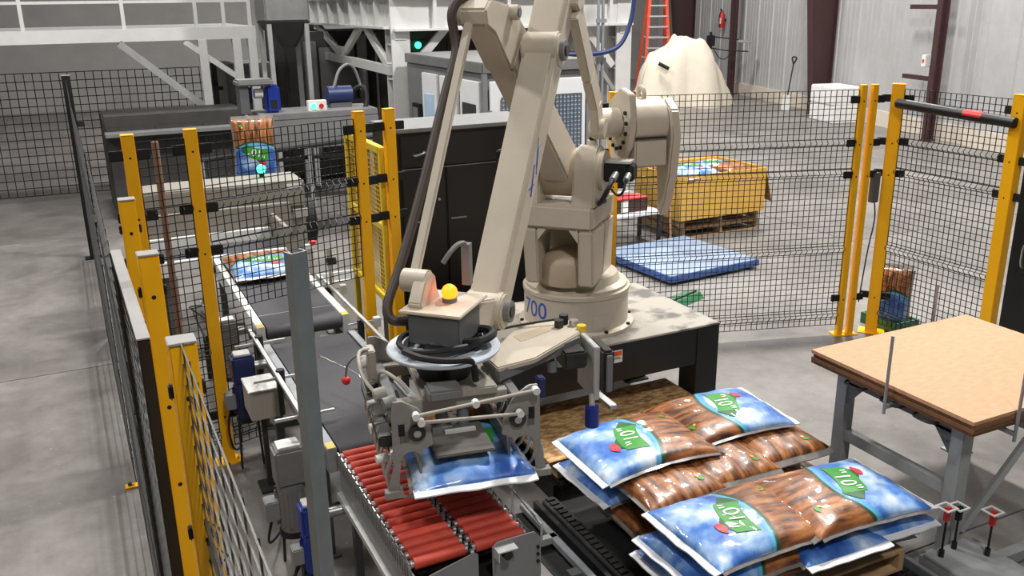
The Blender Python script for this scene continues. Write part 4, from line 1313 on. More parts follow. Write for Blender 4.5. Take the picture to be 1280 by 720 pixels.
# galvanised base frame with reflector sensors in the lower right corner
bf = thing('base_frame', 'galvanised floor frame with plates in the lower right corner', 'frame', (3.68, 2.1, 0))
MB().bx(0, .36, 0, .62, .10, .12).build('plate', 'leg_grey', bf, .004)
MB().bx(.0, .05, 0, .64, .0, .10).build('side_bar', 'leg_grey', bf)
MB().bx(.31, .36, 0, .64, .0, .10).build('side_bar', 'leg_grey', bf)
MB().bx(.36, .62, .1, .16, .04, .10).build('outrigger', 'leg_grey', bf)
MB().bx(.36, .62, .42, .48, .04, .10).build('outrigger', 'leg_grey', bf)
def sensor(x, y, h, label, red='red_plastic'):
    t = thing('reflector_sensor', label, 'sensor', (x, y, .10), 0, 'reflector sensors beside the pallet')
    MB().cyl((0, 0, .02), (0, 0, h), .006, n=8).build('rod', 'black_matte', t)
    MB().cyl((0, 0, .0), (0, 0, .06), .014, n=10).build('rod_clamp', 'rubber', t)
    MB().bx(-.016, .016, -.012, .012, h - .02, h + .06).build('sensor_body', red, t, .003)
    f_ = MB()
    for q in ((-.05, .03, -.04, -.03), (-.05, .03, .03, .04), (-.05, -.04, -.03, .03), (.02, .03, -.03, .03)):
        f_.bx(q[0], q[1], q[2], q[3], h + .06, h + .066)
    f_.build('frame_plate', 'white_paint', t)
sensor(3.96, 2.56, .22, 'red sensor with white frame nearest the lower right corner')
sensor(3.86, 2.68, .21, 'sensor with white frame just right of the table leg', 'black_matte')
sensor(3.74, 2.66, .25, 'red sensor with pale frame left of the table leg')
# spilled grain on the floor
random.seed(9)
g = MB()
for k in range(420):
    x, y = 1.72 + random.gauss(0, .16), 3.35 + random.gauss(0, .35)
    s = .004 + random.random() * .004
    g.add([(x - s, y, .0), (x + s, y - s, .0), (x + s * .4, y + s, 0), (x, y, s)], [(0, 1, 3), (1, 2, 3), (2, 0, 3), (0, 2, 1)])
sg = g.build('spilled_grain', 'foam_white', smooth=0)
sg['kind'] = 'stuff'
sg['label'] = 'white grain spilled on the dark floor beside the rollers'
sg['category'] = 'grain'

# ------------------------------------------------------------------ black control cabinet behind the robot
cb = thing('control_cabinet', 'large black control cabinet with pale top edge behind the robot', 'cabinet', (2.16, 6.38, 0))
MB().bx(0, 1.2, .02, .62, .1, 1.97).build('carcass', 'black_paint', cb, .006)
MB().bx(-.01, 1.21, .0, .64, 1.97, 2.0).build('top_panel', 'machine_grey', cb, .004)
MB().bx(0, 1.2, .06, .6, 0, .1).build('plinth', 'black_matte', cb)
MB().bx(.02, 1.18, .0, .02, 1.71, 1.95).build('header_panel', 'black_paint', cb, .006)
for k, (x0, x1) in enumerate(((.02, .37), (.376, 1.18))):
    d = MB().bx(x0, x1, .0, .02, .12, 1.70).build('door', 'black_paint', cb, .008)
    MB().bx(x0, x1, -.003, .001, 1.694, 1.70).build('door_trim', 'machine_grey', d)
    MB().bx(x0 + .03, x0 + .16, -.006, .0, 1.28, 1.292).build('door_rail', 'machine_grey', d)
    MB().cyl((x1 - .06, -.012, 1.45), (x1 - .06, -.0, 1.45), .01, n=10).build('lock', 'steel', d)
MB().tube([(.12, -.0, 1.80), (.12, -.04, 1.80), (.2, -.04, 1.82), (.2, 0, 1.82)], .008, 8, 1).build('handle', 'steel', cb)

# ------------------------------------------------------------------ cross conveyor with beige hood
xc = thing('cross_conveyor', 'cross conveyor with a beige side guard feeding the far belt', 'conveyor', (.35, 7.85, 0))
MB().bx(.1, 1.22, .03, .55, .76, .80).build('belt', 'belt_grey', xc, .01)
MB().bx(.1, 1.22, -.02, .03, .70, .83).build('near_rail', 'white_paint', xc, .004)
MB().bx(.1, 1.20, .55, .60, .72, .90).build('far_rail', 'white_paint', xc, .004)
MB().bx(.1, 1.42, .62, .68, .80, 1.10).build('side_guard', 'hood_grey', xc, .006)
MB().bx(1.22, 1.26, .0, .62, .62, 1.02).build('end_guard', 'hood_grey', xc, .006)
for x in (.2, 1.15):
    for y in (.05, .55):
        MB().bx(x - .025, x + .025, y - .025, y + .025, 0, .72).build('leg', 'grey_box', xc)
hd = thing('machine_hood', 'long beige machine hood with a green lamp beyond the belts', 'machine', (.4, 8.62, 0))
MB().bx(0, 1.55, 0, .5, 1.02, 1.28).build('hood', 'hood_grey', hd, .015)
MB().bx(1.30, 1.55, .03, .47, .45, 1.02).build('end_column', 'hood_grey', hd, .01)
MB().bx(.1, .3, .1, .4, .0, 1.02).build('support', 'machine_beige', hd, .01)
MB().bx(1.32, 1.52, .08, .42, .0, .45).build('support', 'machine_dark', hd)
MB().bx(1.38, 1.52, -.004, .0, 1.20, 1.25).build('name_plate', 'white_paint', hd)
MB().cyl((1.55, .25, .82), (1.66, .25, .82), .22, n=28).build('drive_wheel', 'black_matte', hd)
MB().bx(1.42, 1.56, -.04, .0, .92, 1.0).build('sensor_bracket', 'machine_beige', hd)
gl = MB().cyl((1.22, .35, 1.28), (1.22, .35, 1.32), .025, n=12).build('lamp_stem', 'black_matte', hd)
MB().ball((1.22, .35, 1.355), .045).build('lamp_dome', 'green_glow', gl, label='glowing green signal lamp')
rs = thing('emergency_stop', 'small red stop button on a post beside the far belt', 'button', (1.72, 7.6, 0))
MB().bx(-.02, .02, -.02, .02, 0, .86).build('post', 'alu', rs)
MB().bx(-.04, .06, -.03, .03, .86, .90).build('box', 'white_paint', rs, .005)
MB().cyl((.03, 0, .90), (.03, 0, .925), .03, n=14).build('button', 'red_plastic', rs)
pcrate = thing('parts_bin', 'pale open bin on the floor right of the far belt', 'bin', (1.85, 7.7, 0))
for q in ((0, .4, 0, .02), (0, .4, .28, .3), (0, .02, .02, .28), (.38, .4, .02, .28)):
    MB().bx(q[0], q[1], q[2], q[3], .02, .5).build('side', 'white_paint', pcrate)
MB().bx(.02, .38, .02, .28, 0, .02).build('bottom', 'white_paint', pcrate)

# ------------------------------------------------------------------ carton on pallet, floor scale
ct_p = pallet('weathered pallet under the yellow carton', (6.72, 8.96, 0), 1.22, 1.0)
cp2 = pallet('second weathered pallet directly under the yellow carton', (6.70, 8.95, .128), 1.22, 1.0)
ct = thing('carton', 'big yellow cardboard carton with open flaps beyond the fence', 'carton', (6.62, 8.9, .256))
for nm, q in (('front', (0, 1.34, 0, .015)), ('back', (0, 1.34, .985, 1.0)), ('side', (0, .015, .015, .985)), ('side', (1.325, 1.34, .015, .985))):
    MB().bx(q[0], q[1], q[2], q[3], 0, .56).build(nm + '_wall', 'cardboard', ct)
MB().bx(.015, 1.325, .015, .985, 0, .015).build('bottom', 'cardboard_dark', ct)
MB().prism([(1.34, .02, .56), (1.34, .98, .56), (1.47, .98, .16), (1.47, .02, .10)], (.012, 0, .004)).build('flap', 'cardboard_dark', ct)
MB().prism([(.02, 1.0, .56), (1.3, 1.0, .56), (1.3, 1.2, .50), (.02, 1.2, .50)], (0, .004, .012)).build('flap', 'cardboard', ct)
bk = make_bag('printed bag lying in the yellow carton', (6.98, 9.3, .70), math.pi * .5 + .1, 51, T=.2, a=.36, b=.28, group='bags in the yellow carton')
bk2 = make_bag('timber-print bag at the right of the yellow carton', (7.55, 9.36, .68), math.pi * 1.5 + .3, 52, T=.2, a=.36, b=.26, group='bags in the yellow carton')
for k in range(3):
    make_bag(['lowest bag in the yellow carton under the others', 'middle hidden bag in the yellow carton', 'upper hidden bag in the yellow carton'][k], (7.28, 9.38, .272 + k * .135), .05 * k, 60 + k, T=.15, a=.55, b=.4, group='bags in the yellow carton', decals=False)
sc = thing('floor_scale', 'blue floor scale platform on the concrete beyond the fence', 'scale', (5.44, 7.42, 0), .07)
MB().bx(0, 1.28, 0, 1.28, .03, .10).build('frame', 'scale_blue', sc, .008)
MB().bx(.01, 1.27, .01, 1.27, .10, .108).build('deck', 'scale_top', sc, .003)
for x in (.1, 1.18):
    for y in (.1, 1.18):
        MB().cyl((x, y, 0), (x, y, .03), .04, n=12).build('foot', 'black_matte', sc)
pst = thing('scale_ramp', 'dark green steel ramp strip near the floor scale', 'ramp', (5.0, 6.75, 0), .35)
MB().prism([(0, 0, 0), (0, .2, 0), (0, .2, .05), (0, .05, .06)], (.55, 0, 0)).build('ramp_plate', 'green_paint', pst)
MB().bx(.02, .53, .08, .1, .058, .07).build('ramp_lip', 'black_matte', pst)
dl = thing('hand_truck', 'thin wooden pole leaning against the yellow carton pallet', 'pole', (6.42, 8.78, 0))
MB().cyl((0, 0, 0), (.12, .28, 1.02), .014, n=8).build('pole', 'wood', dl)
MB().ball((0, 0, .012), .016).build('pole_tip', 'rubber', dl)
dl.name = 'wooden_pole'
wc = thing('dolly', 'white topped dark table left of the yellow carton', 'table', (5.5, 8.85, 0))
MB().bx(0, .85, 0, .5, .40, .43).build('top', 'white_paint', wc, .004)
for x in (.04, .81):
    for y in (.04, .46):
        MB().bx(x - .02, x + .02, y - .02, y + .02, 0, .40).build('leg', 'dark_steel', wc)
wc.name = 'low_table'
rbx = thing('red_box', 'maroon striped box on the low white table', 'box', (5.7, 8.98, .43))
MB().bx(0, .5, 0, .25, 0, .16).build('body', 'maroon', rbx, .004)
MB().bx(.12, .22, -.003, .0, 0.01, .15).build('stripe', 'print_white', rbx)
MB().bx(-.004, .504, -.004, .254, .16, .175).build('lid', 'red_plastic', rbx)

# ------------------------------------------------------------------ grey machine enclosure
en = thing('machine_enclosure', 'grey machine enclosure with white grille doors under the steel platform', 'enclosure', (4.09, 9.13, 0))
MB().bx(.03, 1.32, .03, 2.5, 0, 2.14).build('core', 'machine_grey', en, .01)
MB().prism([(0, 0, 2.14), (1.35, 0, 2.14), (1.35, 2.5, 2.14), (0, 2.5, 2.14)], (0, 0, .12)).build('roof_edge', 'machine_grey', en, .01)
for x in (0, .64, 1.30):
    MB().bx(x, x + .05, -.02, .03, 0, 2.14).build('front_post', 'grey_paint', en)
def grille(parent, x0, x1, z0, z1, fy, name='grille'):
    q = MB()
    n = int((x1 - x0) / .045)
    for i in range(n + 1):
        x = x0 + (x1 - x0) * i / n
        q.bx(x - .005, x + .005, fy - .012, fy - .004, z0, z1)
    n = int((z1 - z0) / .045)
    for i in range(n + 1):
        z = z0 + (z1 - z0) * i / n
        q.bx(x0, x1, fy - .010, fy - .002, z - .005, z + .005)
    o_ = q.build(name, 'grey_box', parent, smooth=0)
    o_['kind'] = 'stuff'
for x0, x1 in ((.07, .62), (.70, 1.28)):
    d = MB().bx(x0, x1, -.03, -.005, .1, 2.06).build('door', 'light_panel', en, .006)
    MB().bx(x0 + .14, x1 - .06, -.034, -.028, 1.1, 1.88).build('door_window', 'pale_blue', d)
    grille(d, x0 + .14, x1 - .06, 1.1, 1.88, -.034)
    MB().bx(x0 - .02, x0 + .02, -.045, -.02, 1.55, 1.75).build('hinge', 'grey_paint', d)
    MB().bx(x1 - .07, x1 - .03, -.05, -.03, 1.0, 1.2).build('handle', 'grey_box', d)
for y0, y1, c in ((.08, .62, 'light_panel'), (.72, 1.25, 'light_panel'), (1.35, 1.85, 'light_panel')):
    w_ = MB().bx(-.012, .03, y0, y1, .5, 2.05).build('side_panel', c, en, .005)
    MB().bx(-.02, -.010, y0 + .08, y1 - .08, 1.0, 1.8).build('side_window', 'pale_blue' if y0 > 1 else 'machine_dark', w_)
    MB().bar((-.022, y0 + .05, 1.35), (-.022, y1 - .05, 1.45), .02).build('window_bar', 'white_paint', w_)
sc_ = MB().bx(-.05, .0, 1.9, 2.15, 1.35, 1.65).build('operator_screen', 'black_paint', en, .006)
MB().bx(-.055, -.049, 1.94, 2.11, 1.42, 1.6).build('screen', 'machine_grey', sc_)

# ------------------------------------------------------------------ steel platform (mezzanine)
V0, U0 = 4.1, 11.9
mz = thing('steel_platform', 'pale steel platform on columns with braces above the machines', 'platform', (V0, U0, 0))
SW = 'struct_white'
def ibeam_col(x, y, z1, w=.26, m=SW):
    q = MB()
    q.bx(x - w / 2, x + w / 2, y - w / 2, y - w / 2 + .03, 0.02, z1)
    q.bx(x - w / 2, x + w / 2, y + w / 2 - .03, y + w / 2, 0.02, z1)
    q.bx(x - .02, x + .02, y - w / 2 + .03, y + w / 2 - .03, 0.02, z1)
    c = q.build('column', m, mz, smooth=0)
    for z in (1.0, 1.9, 2.35):
        MB().bx(x - w / 2, x + w / 2, y - w / 2 + .03, y + w / 2 - .03, z, z + .02).build('stiffener', m, c)
    MB().bx(x - w * .7, x + w * .7, y - w * .7, y + w * .7, 0, .02).build('base_plate', m, c)
    MB().bx(x - .08, x + .08, y - w / 2 - .01, y - w / 2, 2.42, 2.58).build('bolt_plate', m, c)
ibeam_col(0, 0, 4.2)
ibeam_col(0, 5.2, 4.2, .3)
ibeam_col(3.5, 0, 4.2)
ibeam_col(3.5, 5.2, 4.2)
# deck beams with stiffened webs
MB().bx(-.1, 3.6, -.12, -.09, 2.55, 2.95).build('front_beam', SW, mz)
MB().bx(-.1, 3.6, -.22, .0, 2.53, 2.56).build('beam_flange', SW, mz)
MB().bx(-.1, 3.6, -.22, .0, 2.94, 2.97).build('beam_flange', SW, mz)
MB().bx(-.12, -.09, -.1, 7.4, 2.58, 2.95).build('side_beam', SW, mz)
MB().bx(-.22, .0, -.1, 7.4, 2.56, 2.59).build('beam_flange', SW, mz)
MB().bx(-.22, .0, -.1, 7.4, 2.94, 2.97).build('beam_flange', SW, mz)
MB().bx(-.1, 3.6, 0, 7.4, 2.97, 3.02).build('deck', 'struct_grey', mz)
for k in range(9):
    MB().bx(-.2, -.12, .3 + k * .6, .36 + k * .6, 2.59, 2.94).build('web_stiffener', SW, mz)
for k in range(6):
    MB().bx(.45 + k * .55, .5 + k * .55, -.2, -.12, 2.56, 2.94).build('web_stiffener', SW, mz)
# truss under the side beam
MB().bar((-.1, 0, 2.02), (-.1, 5.2, 2.1), .09, .12).build('lower_chord', SW, mz)
for y0, z0, y1, z1 in ((.1, 2.06, 1.1, 2.58), (2.35, 2.10, 1.3, 2.58), (2.35, 2.10, 3.9, 2.58), (5.0, 2.1, 4.2, 2.58)):
    MB().bar((-.1, y0, z0), (-.1, y1, z1), .07, .1).build('brace', SW, mz)
MB().bx(-.13, -.09, 2.15, 2.55, 2.0, 2.25).build('gusset_plate', SW, mz)
MB().bar((.13, -.05, 2.0), (.68, -.05, 2.56), .07, .1).build('brace', SW, mz)
MB().bar((3.35, -.05, 1.95), (2.8, -.05, 2.56), .07, .1).build('brace', SW, mz)
MB().bar((2.62, -.1, 2.56), (3.35, -.1, 1.6), .03, .06).build('brace', 'struct_grey', mz)
# upper wall panels resting on the deck
for k in range(4):
    MB().bx(.02 + k * .9, .89 + k * .9, .0, .06, 3.02, 4.6).build('wall_panel', 'light_panel', mz, .006)
for k in range(8):
    MB().bx(.0, .06, .1 + k * .9, .97 + k * .9, 3.02, 4.6).build('wall_panel', 'light_panel', mz, .006)
for z in (3.5, 4.1):
    MB().bar((-.15, 0, z), (-.15, 7.3, z), .04).build('hand_rail', SW, mz)
for k in range(7):
    MB().bar((-.15, .2 + k * 1.1, 3.0), (-.15, .2 + k * 1.1, 4.1), .04).build('rail_post', SW, mz)
# conduit and hose by the right column
cd = thing('conduit_pair', 'pair of thin galvanised conduits rising before the platform right column', 'pipe', (6.50, 10.7, 0))
for x in (0, .07):
    MB().cyl((x, 0, 0), (x, 0, 4.0), .022, n=10).build('conduit', 'galv', cd)
for z in (1.2, 2.1, 2.6):
    MB().bx(-.04, .11, -.03, .0, z, z + .05).build('clamp', 'galv', cd)
hs = thing('blue_hose', 'dark blue hose hanging beside the platform column', 'hose', (7.0, 10.6, 0))
MB().tube([(.02, 0, 4.0), (.0, 0, 2.95), (-.05, 0, 2.6), (-.18, 0, 2.32), (-.4, 0, 2.22), (-.75, .05, 2.2), (-1.2, .1, 2.22)], .03, 10, 3).build('hose', 'hose_blue', hs)
MB().cyl((-1.2, .1, 2.22), (-1.32, .1, 2.22), .045, n=12).build('coupling', 'galv', hs)
MB().cyl((.02, 0, 4.0), (.02, 0, 4.06), .045, n=12).build('coupling', 'galv', hs)
# pale machine panel behind the conduits
pm_ = thing('pale_machine', 'pale machine panel with a paper-covered shelf behind the conduits', 'machine', (6.2, 12.4, 0))
MB().bx(0, 1.25, 0, .6, 0, 1.95).build('body', 'machine_beige', pm_, .01)
MB().bx(-.05, 1.3, -.1, .7, 1.95, 1.98).build('shelf', 'grey_paint', pm_)
MB().prism([(.0, -.05, 1.98), (.5, -.05, 1.98), (.55, .3, 2.02), (.05, .35, 2.1)], (0, .02, .12)).build('paper_sheet', 'foam_white', pm_)
MB().prism([(.55, -.05, 1.98), (1.2, -.02, 1.98), (1.2, .3, 2.02), (.6, .35, 2.06)], (0, .02, .1)).build('paper_sheet', 'foam_white', pm_)
MB().bx(.0, 1.25, .2, .6, 2.15, 2.9).build('hopper', 'struct_grey', pm_, .02)
MB().bx(.2, .24, .35, .4, 1.98, 2.2).build('hopper_leg', 'struct_grey', pm_)
MB().bx(1.0, 1.04, .35, .4, 1.98, 2.2).build('hopper_leg', 'struct_grey', pm_)

# ------------------------------------------------------------------ machines under and behind the platform
def machine(label, x, y, sx, sy, sz, m, parts=(), name='machine_block', cat='machine', lamp_=None):
    t = thing(name, label, cat, (x, y, 0), 0)
    MB().bx(0, sx, 0, sy, .08, sz).build('body', m, t, .02)
    MB().bx(.05, sx - .05, .05, sy - .05, 0, .08).build('plinth', 'deep_dark', t)
    n = max(2, int(sx / .6))
    for k in range(n):
        MB().bx(sx * k / n + .03, sx * (k + 1) / n - .03, -.02, .0, .2, sz - .15).build('front_panel', m, t, .006)
    for nm, q, mm in parts:
        MB().bx(*q).build(nm, mm, t, .006)
    if lamp_:
        MB().ball(lamp_, .05).build('lamp_dome', 'green_glow', t)
    return t
machine('tall dark machine block with a green lamp right of the main platform column', 4.6, 13.2, 1.4, 1.2, 2.5, 'machine_dark', lamp_=(.25, -.05, 2.28))
machine('tall dark machine block between the platform columns', 3.3, 15.2, 2.6, 1.5, 2.45, 'machine_dark', (('cabinet_door', (.55, 1.15, -.06, -.02, .9, 2.2), 'machine_grey'), ('cabinet_door', (1.6, 2.0, -.06, -.02, .6, 2.3), 'struct_grey'), ('pipe_run', (1.5, 1.54, -.12, -.06, .1, 2.4), 'struct_white'), ('duct', (.3, .5, -.1, .0, .4, 2.3), 'machine_grey'), ('duct', (1.2, 1.35, -.1, .0, .3, 2.4), 'struct_grey'), ('shelf', (.5, 1.2, -.2, .0, 1.3, 1.36), 'grey_paint')))
machine('dark grey hopper housing at the top left of the platform', 2.45, 15.9, .8, 1.0, 1.95, 'machine_grey', (('screen', (.2, .5, -.06, 0, 1.3, 1.7), 'blue_paint'),))
hpz = thing('hopper', 'big grey hopper hanging between the stair platform and the braces', 'hopper', (2.62, 13.1, 2.0))
MB().bx(0, .62, 0, .7, .66, 2.0).build('bin', 'machine_grey', hpz, .02)
MB().hexa([(.25, .25, .3), (.45, .25, .3), (.45, .45, .3), (.25, .45, .3)], [(0, 0, .66), (.62, 0, .66), (.62, .7, .66), (0, .7, .66)]).build('cone', 'machine_dark', hpz)
for x, y in ((.05, .05), (.57, .05), (.05, .65), (.57, .65)):
    MB().bx(x - .03, x + .03, y - .03, y + .03, -2.0, .66).build('leg', 'struct_grey', hpz)
machine('low dark belt machine at the far left floor', .4, 13.6, 1.9, .9, 1.45, 'machine_dark', (('tray', (0, 1.9, -.3, 0, 1.2, 1.25), 'machine_grey'),))
# left stair platform
sp2 = thing('stair_platform', 'pale steel stair landing with handrails at the far left', 'platform', (.4, 14.6, 0))
MB().bx(-2.6, 2.35, -.05, .05, 2.40, 2.58).build('edge_beam', SW, sp2)
MB().bx(-2.6, 2.35, .05, 2.5, 2.52, 2.58).build('deck', 'struct_grey', sp2)
for x in (1.55, 2.05, 2.28):
    MB().bx(x - .06, x + .06, -.06, .06, 0, 2.4).build('column', SW, sp2)
for x in (-2.2, -.8, .5, 1.5, 1.9, 2.28):
    MB().bar((x, 0, 2.58), (x, 0, 3.7), .05).build('rail_post', SW, sp2)
for z in (2.95, 3.3, 3.68):
    MB().bar((-2.6, 0, z), (2.3, 0, z), .04).build('hand_rail', SW, sp2)
MB().bar((1.3, 0, 2.38), (2.2, 0, 1.7), .08).build('brace', SW, sp2)
MB().bar((.4, 0, 2.38), (1.5, 0, 1.4), .1).build('brace', 'struct_grey', sp2)
# far packing table with motor, control box, pipes
ft = thing('packing_table', 'grey far packing table with a push-button box', 'table', (2.1, 11.35, 0))
MB().bx(0, 1.5, 0, .7, 1.52, 1.60).build('top', 'machine_grey', ft, .01)
MB().bx(0, 1.5, .0, .03, 1.15, 1.52).build('front_apron', 'machine_grey', ft, .004)
for x in (.06, 1.44):
    for y in (.06, .64):
        MB().bx(x - .04, x + .04, y - .04, y + .04, 0, 1.52).build('leg', 'struct_grey', ft)
MB().bx(.05, 1.45, .1, .6, .5, .55).build('shelf', 'machine_dark', ft)
MB().bx(.1, 1.4, -.03, .0, 1.02, 1.06).build('dark_bar', 'black_matte', ft)
pbx = thing('push_button_box', 'white push-button box with green and red buttons', 'control box', (2.72, 11.45, 1.60))
MB().bx(0, .24, 0, .08, 0, .13).build('box', 'white_paint', pbx, .005)
MB().cyl((.07, -.012, .06), (.07, 0, .06), .03, n=14).build('green_button', 'green_glow', pbx)
MB().cyl((.17, -.012, .06), (.17, 0, .06), .03, n=14).build('red_button', 'red_plastic', pbx)
sm = thing('sewing_head', 'bright blue machine head under a grey cover on the packing table', 'machine', (2.22, 11.6, 1.60))
MB().bx(0, .18, -.1, .12, 0, .34).build('blue_body', 'blue_paint', sm, .03)
MB().bx(.05, .13, -.105, -.09, .06, .16).build('dark_opening', 'black_matte', sm)
MB().bx(-.34, .1, -.14, .16, .34, .42).build('cover', 'machine_grey', sm, .02)
MB().cyl((-.12, 0, .24), (-.02, 0, .24), .06, n=16).build('white_drum', 'white_paint', sm)
MB().bx(-.32, -.2, -.1, .12, 0, .34).build('stand', 'grey_box', sm, .01)
mt2 = thing('pump_motor', 'blue grey pump motor with hoses behind the push-button box', 'motor', (3.05, 11.75, 1.60))
MB().cyl((0, 0, .16), (.32, 0, .16), .11, n=20).build('motor_body', 'navy', mt2)
MB().bx(.02, .3, -.08, .08, 0, .06).build('base', 'grey_box', mt2)
MB().tube([(.3, 0, .16), (.45, -.1, .3), (.5, -.15, .1), (.4, -.2, -.1)], .03, 8, 2).build('hose', 'rubber', mt2)
MB().tube([(.1, 0, .26), (.2, .05, .5), (.4, .1, .55), (.5, .1, .2)], .02, 8, 2).build('hose', 'machine_grey', mt2)
MB().cyl((.5, -.05, 0), (.5, -.05, .45), .03, n=10).build('stand_pipe', 'dark_steel', mt2)
# bag stand under the standing bag
bst = thing('bag_stand', 'grey chute table under the upright bag', 'table', (1.6, 10.8, 0))
MB().bx(0, .75, 0, .45, .86, .90).build('top', 'machine_grey', bst, .005)
for x in (.05, .7):
    for y in (.05, .4):
        MB().bx(x - .03, x + .03, y - .03, y + .03, 0, .86).build('leg', 'dark_steel', bst)
br_ = thing('dark_rail', 'long black rail with clamp crossing behind the upright bag', 'rail', (1.3, 11.28, 0))
MB().cyl((0, 0, 1.12), (2.2, 0, 1.24), .028, n=10).build('rail', 'black_matte', br_)
for x, z in ((.05, 1.12), (1.35, 1.19), (2.15, 1.24)):
    MB().bx(x - .02, x + .02, -.02, .02, 0, z).build('post', 'struct_grey', br_)

# ------------------------------------------------------------------ things along the right wall
# stepladder
ld = thing('stepladder', 'orange fibreglass stepladder with aluminium treads by the wall', 'ladder', (15.95, 22.85, 0), -.42)
H_ = 3.6
for s in (-1, 1):
    MB().bar((s * .42, -.15, 0), (s * .20, .32, H_), .05, .09).build('front_rail', 'ladder_orange', ld)
    MB().bar((s * .46, 1.15, 0), (s * .20, .40, H_), .045, .07).build('rear_rail', 'ladder_orange', ld)
for k in range(11):
    q = (k + 1) * .3 / H_
    w_ = .42 - .22 * q
    y_ = -.15 + .47 * q
    MB().bx(-w_, w_, y_ - .05, y_ + .05, (k + 1) * .3 - .02, (k + 1) * .3 + .02).build('tread', 'alu', ld)
for k in range(5):
    q = (k + 1) * .6 / H_
    MB().bar((-.46 + .26 * q, 1.15 - .75 * q, (k + 1) * .6), (.46 - .26 * q, 1.15 - .75 * q, (k + 1) * .6), .03).build('rear_brace', 'alu', ld)
MB().bx(-.22, .22, .26, .46, H_, H_ + .06).build('top_cap', 'ladder_orange', ld)
# sheet-covered object
tp = thing('covered_machine', 'bulky shape under a cream dust sheet beside the stepladder', 'covered object', (15.72, 21.2, 0), -.35)
v, f = [], []
nx, ny = 48, 32
hx, hy = 1.32, .85
for i in range(nx + 1):
    th = 2 * math.pi * i / nx
    for j in range(ny + 1):
        q = j / ny
        # superellipse footprint, drapes from the peak down to the floor with folds
        c_, s_ = math.cos(th), math.sin(th)
        k = (abs(c_) ** 3 + abs(s_) ** 3) ** (-1 / 3)
        fold = 1 + (.10 * math.sin(th * 5 + 1.3) + .07 * math.sin(th * 9) + .04 * math.sin(th * 14 + 2)) * q ** 1.2
        rad = (q ** .85) * fold
        x = -.25 * (1 - q) + k * c_ * hx * rad
        y = k * s_ * hy * rad
        top_z = 0
        kn = ((-2.2, 1.1), (-1.1, 1.32), (-.6, 1.5), (-.25, 1.84), (.2, 1.86), (.55, 1.62), (.8, 1.2), (1.15, .75), (2.2, .4))
        for (xa, za), (xb, zb) in zip(kn, kn[1:]):
            if xa <= x <= xb:
                top_z = za + (zb - za) * (x - xa) / (xb - xa)
        z = top_z * (1 - q ** 8) + (.20 * mnoise.noise(Vector((x * 2.6, y * 2.6, q * 2))) + .22 * abs(mnoise.noise(Vector((x * 3.4 + 3, y * 3.4 + x, q * 2)))) - .06) * math.sin(math.pi * min(1, q * 1.05))
        if c_ < -.75 and abs(s_) < .7 and q > .8:
            z = max(z, .55 * (1 - (q - .8) * 1.5))
        v.append((x, y, max(.004, z)))
for i in range(nx):
    for j in range(ny):
        f.append((i * (ny + 1) + j, i * (ny + 1) + j + 1, (i + 1) * (ny + 1) + j + 1, (i + 1) * (ny + 1) + j))
me = bpy.data.meshes.new('dust_sheet')
me.from_pydata(v, [], f)
bm = bmesh.new(); bm.from_mesh(me)
bmesh.ops.remove_doubles(bm, verts=bm.verts, dist=.0005)
bmesh.ops.recalc_face_normals(bm, faces=bm.faces)
bm.to_mesh(me); bm.free()
me.polygons.foreach_set('use_smooth', [True] * len(me.polygons))
me.materials.append(MATS['tarp'])
o = bpy.data.objects.new('dust_sheet', me); COL.objects.link(o); o.parent = tp
MB().cyl((-.95, -.75, 1.22), (-.68, -.84, 1.08), .05, n=12).build('black_handle', 'black_matte', tp)
MB().bx(-.9, .6, -.45, .45, .02, .9).build('machine_body', 'machine_dark', tp, .05)
MB().cyl((-1.02, -.5, .14), (-1.02, -.62, .14), .14, n=18).build('wheel', 'rubber', tp)
# gas cylinder, fire extinguisher, lamp stand, shovel, foam blocks
gc = thing('gas_cylinder', 'dark gas cylinder standing right of the dust sheet', 'gas cylinder', (17.4, 22.7, 0))
MB().lathe([(.115, 0), (.12, .02), (.12, 1.3), (.10, 1.4), (.05, 1.48), (.045, 1.52)], 22).build('body', 'cylinder_dark', gc)
MB().lathe([(.05, 1.52), (.06, 1.54), (.06, 1.68), (.03, 1.72)], 16).build('valve_cap', 'black_matte', gc)
MB().lathe([(.1215, 1.16), (.1215, 1.2)], 22).build('white_band', 'white_paint', gc)
fx = thing('fire_extinguisher', 'red fire extinguisher with white label on the wall', 'extinguisher', wallpt(wall_s((18.3, 22.0)) + 2.2, .16, 1.98))
MB().lathe([(.075, 0), (.085, .02), (.085, .4), (.05, .47), (.03, .5)], 18).build('body', 'red_plastic', fx)
MB().bx(-.092, -.06, -.05, .05, .12, .3).build('label_patch', 'print_white', fx)
MB().bar((0, 0, .5), (-.08, -.02, .58), .03).build('handle', 'black_matte', fx)
MB().tube([(-.03, 0, .52), (-.14, -.03, .4), (-.13, -.03, .15), (-.1, -.02, .0)], .014, 8, 2).build('hose', 'rubber', fx)
MB().bx(.0, .15, -.03, .03, .2, .26).build('wall_bracket', 'black_matte', fx)
ls = thing('lamp_stand', 'black stand with a flat lamp on a long arm before the wall', 'lamp', (17.2, 22.0, 0))
MB().cyl((0, 0, .03), (0, 0, 1.95), .04, n=12).build('pole', 'black_paint', ls)
MB().cyl((0, 0, 0), (0, 0, .03), .25, n=20).build('base', 'black_paint', ls)
MB().bx(-.1, .12, -.08, .08, 1.55, 1.85).build('clamp_head', 'black_matte', ls, .02)
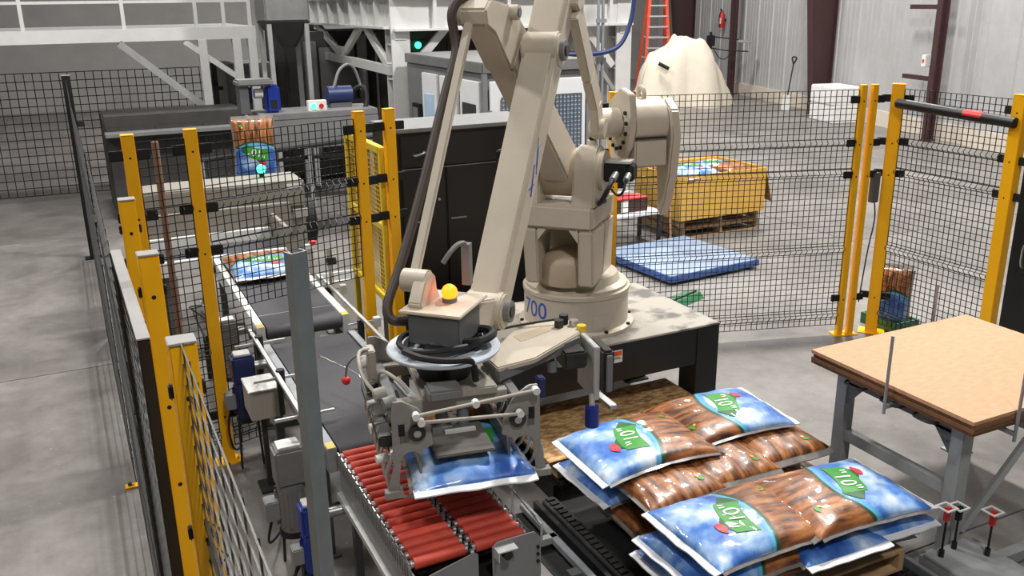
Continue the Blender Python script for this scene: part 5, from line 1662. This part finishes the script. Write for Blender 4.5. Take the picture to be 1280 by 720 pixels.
MB().bar((0, 0, 1.82), (.76, -.36, 1.72), .035).build('arm', 'black_matte', ls)
MB().hexa([(.64, -.44, 1.64), (1.05, -.64, 1.62), (1.17, -.40, 1.62), (.76, -.2, 1.64)], [(.68, -.42, 1.72), (1.02, -.59, 1.69), (1.12, -.42, 1.69), (.78, -.24, 1.72)]).build('lamp_head', 'grey_paint', ls, .01)
MB().tube([(.1, 0, 1.5), (.25, -.1, 1.2), (.4, -.2, 1.15), (.56, -.28, 1.35), (.7, -.33, 1.42)], .015, 6, 3).build('cable', 'black_matte', ls)
MB().bar((.4, -.2, 1.42), (1.0, -.5, 1.38), .035).build('lower_arm', 'black_matte', ls)
MB().bar((0, 0, 1.5), (.4, -.2, 1.42), .03).build('arm_link', 'black_matte', ls)
MB().bar((.0, 0, 1.45), (.02, 0, 1.55), .06).build('arm_collar', 'black_matte', ls)
sv = thing('shovel', 'long-handled shovel with a black grip leaning on the wall', 'shovel', (17.3, 18.75, 0), -.2)
MB().cyl((0, 0, .35), (.12, .02, 1.2), .018, n=8).build('shaft', 'dark_steel', sv)
MB().tube([(.12, .02, 1.2), (.135, -.08, 1.32), (.14, -.08, 1.38), (.14, .12, 1.38), (.135, .12, 1.32), (.12, .02, 1.2)], .02, 8, 1).build('grip', 'black_matte', sv)
MB().hexa([(-.05, -.2, .0), (-.03, -.2, .0), (-.03, .2, .0), (-.05, .2, .0)], [(-.01, -.17, .4), (.01, -.17, .4), (.01, .17, .4), (-.01, .17, .4)]).build('blade', 'white_paint', sv)
for k, (x, y, z, sx, sy, sz, lb) in enumerate(((16.29, 16.07, 0, .75, 1.15, .42, 'lower white foam block beside the broad maroon column'), (16.28, 16.08, .42, .75, 1.13, .42, 'upper white foam block of the pair beside the broad maroon column'))):
    t = thing('foam_block', lb, 'foam block', (x, y, z), -.27, 'white foam blocks')
    MB().bx(0, sx, 0, sy, 0, sz).build('block', 'foam_white', t, .02)
    MB().bx(-.004, sx + .004, sy * .5 - .02, sy * .5 + .02, 0.001, sz + .003).build('strap', 'white_paint', t)
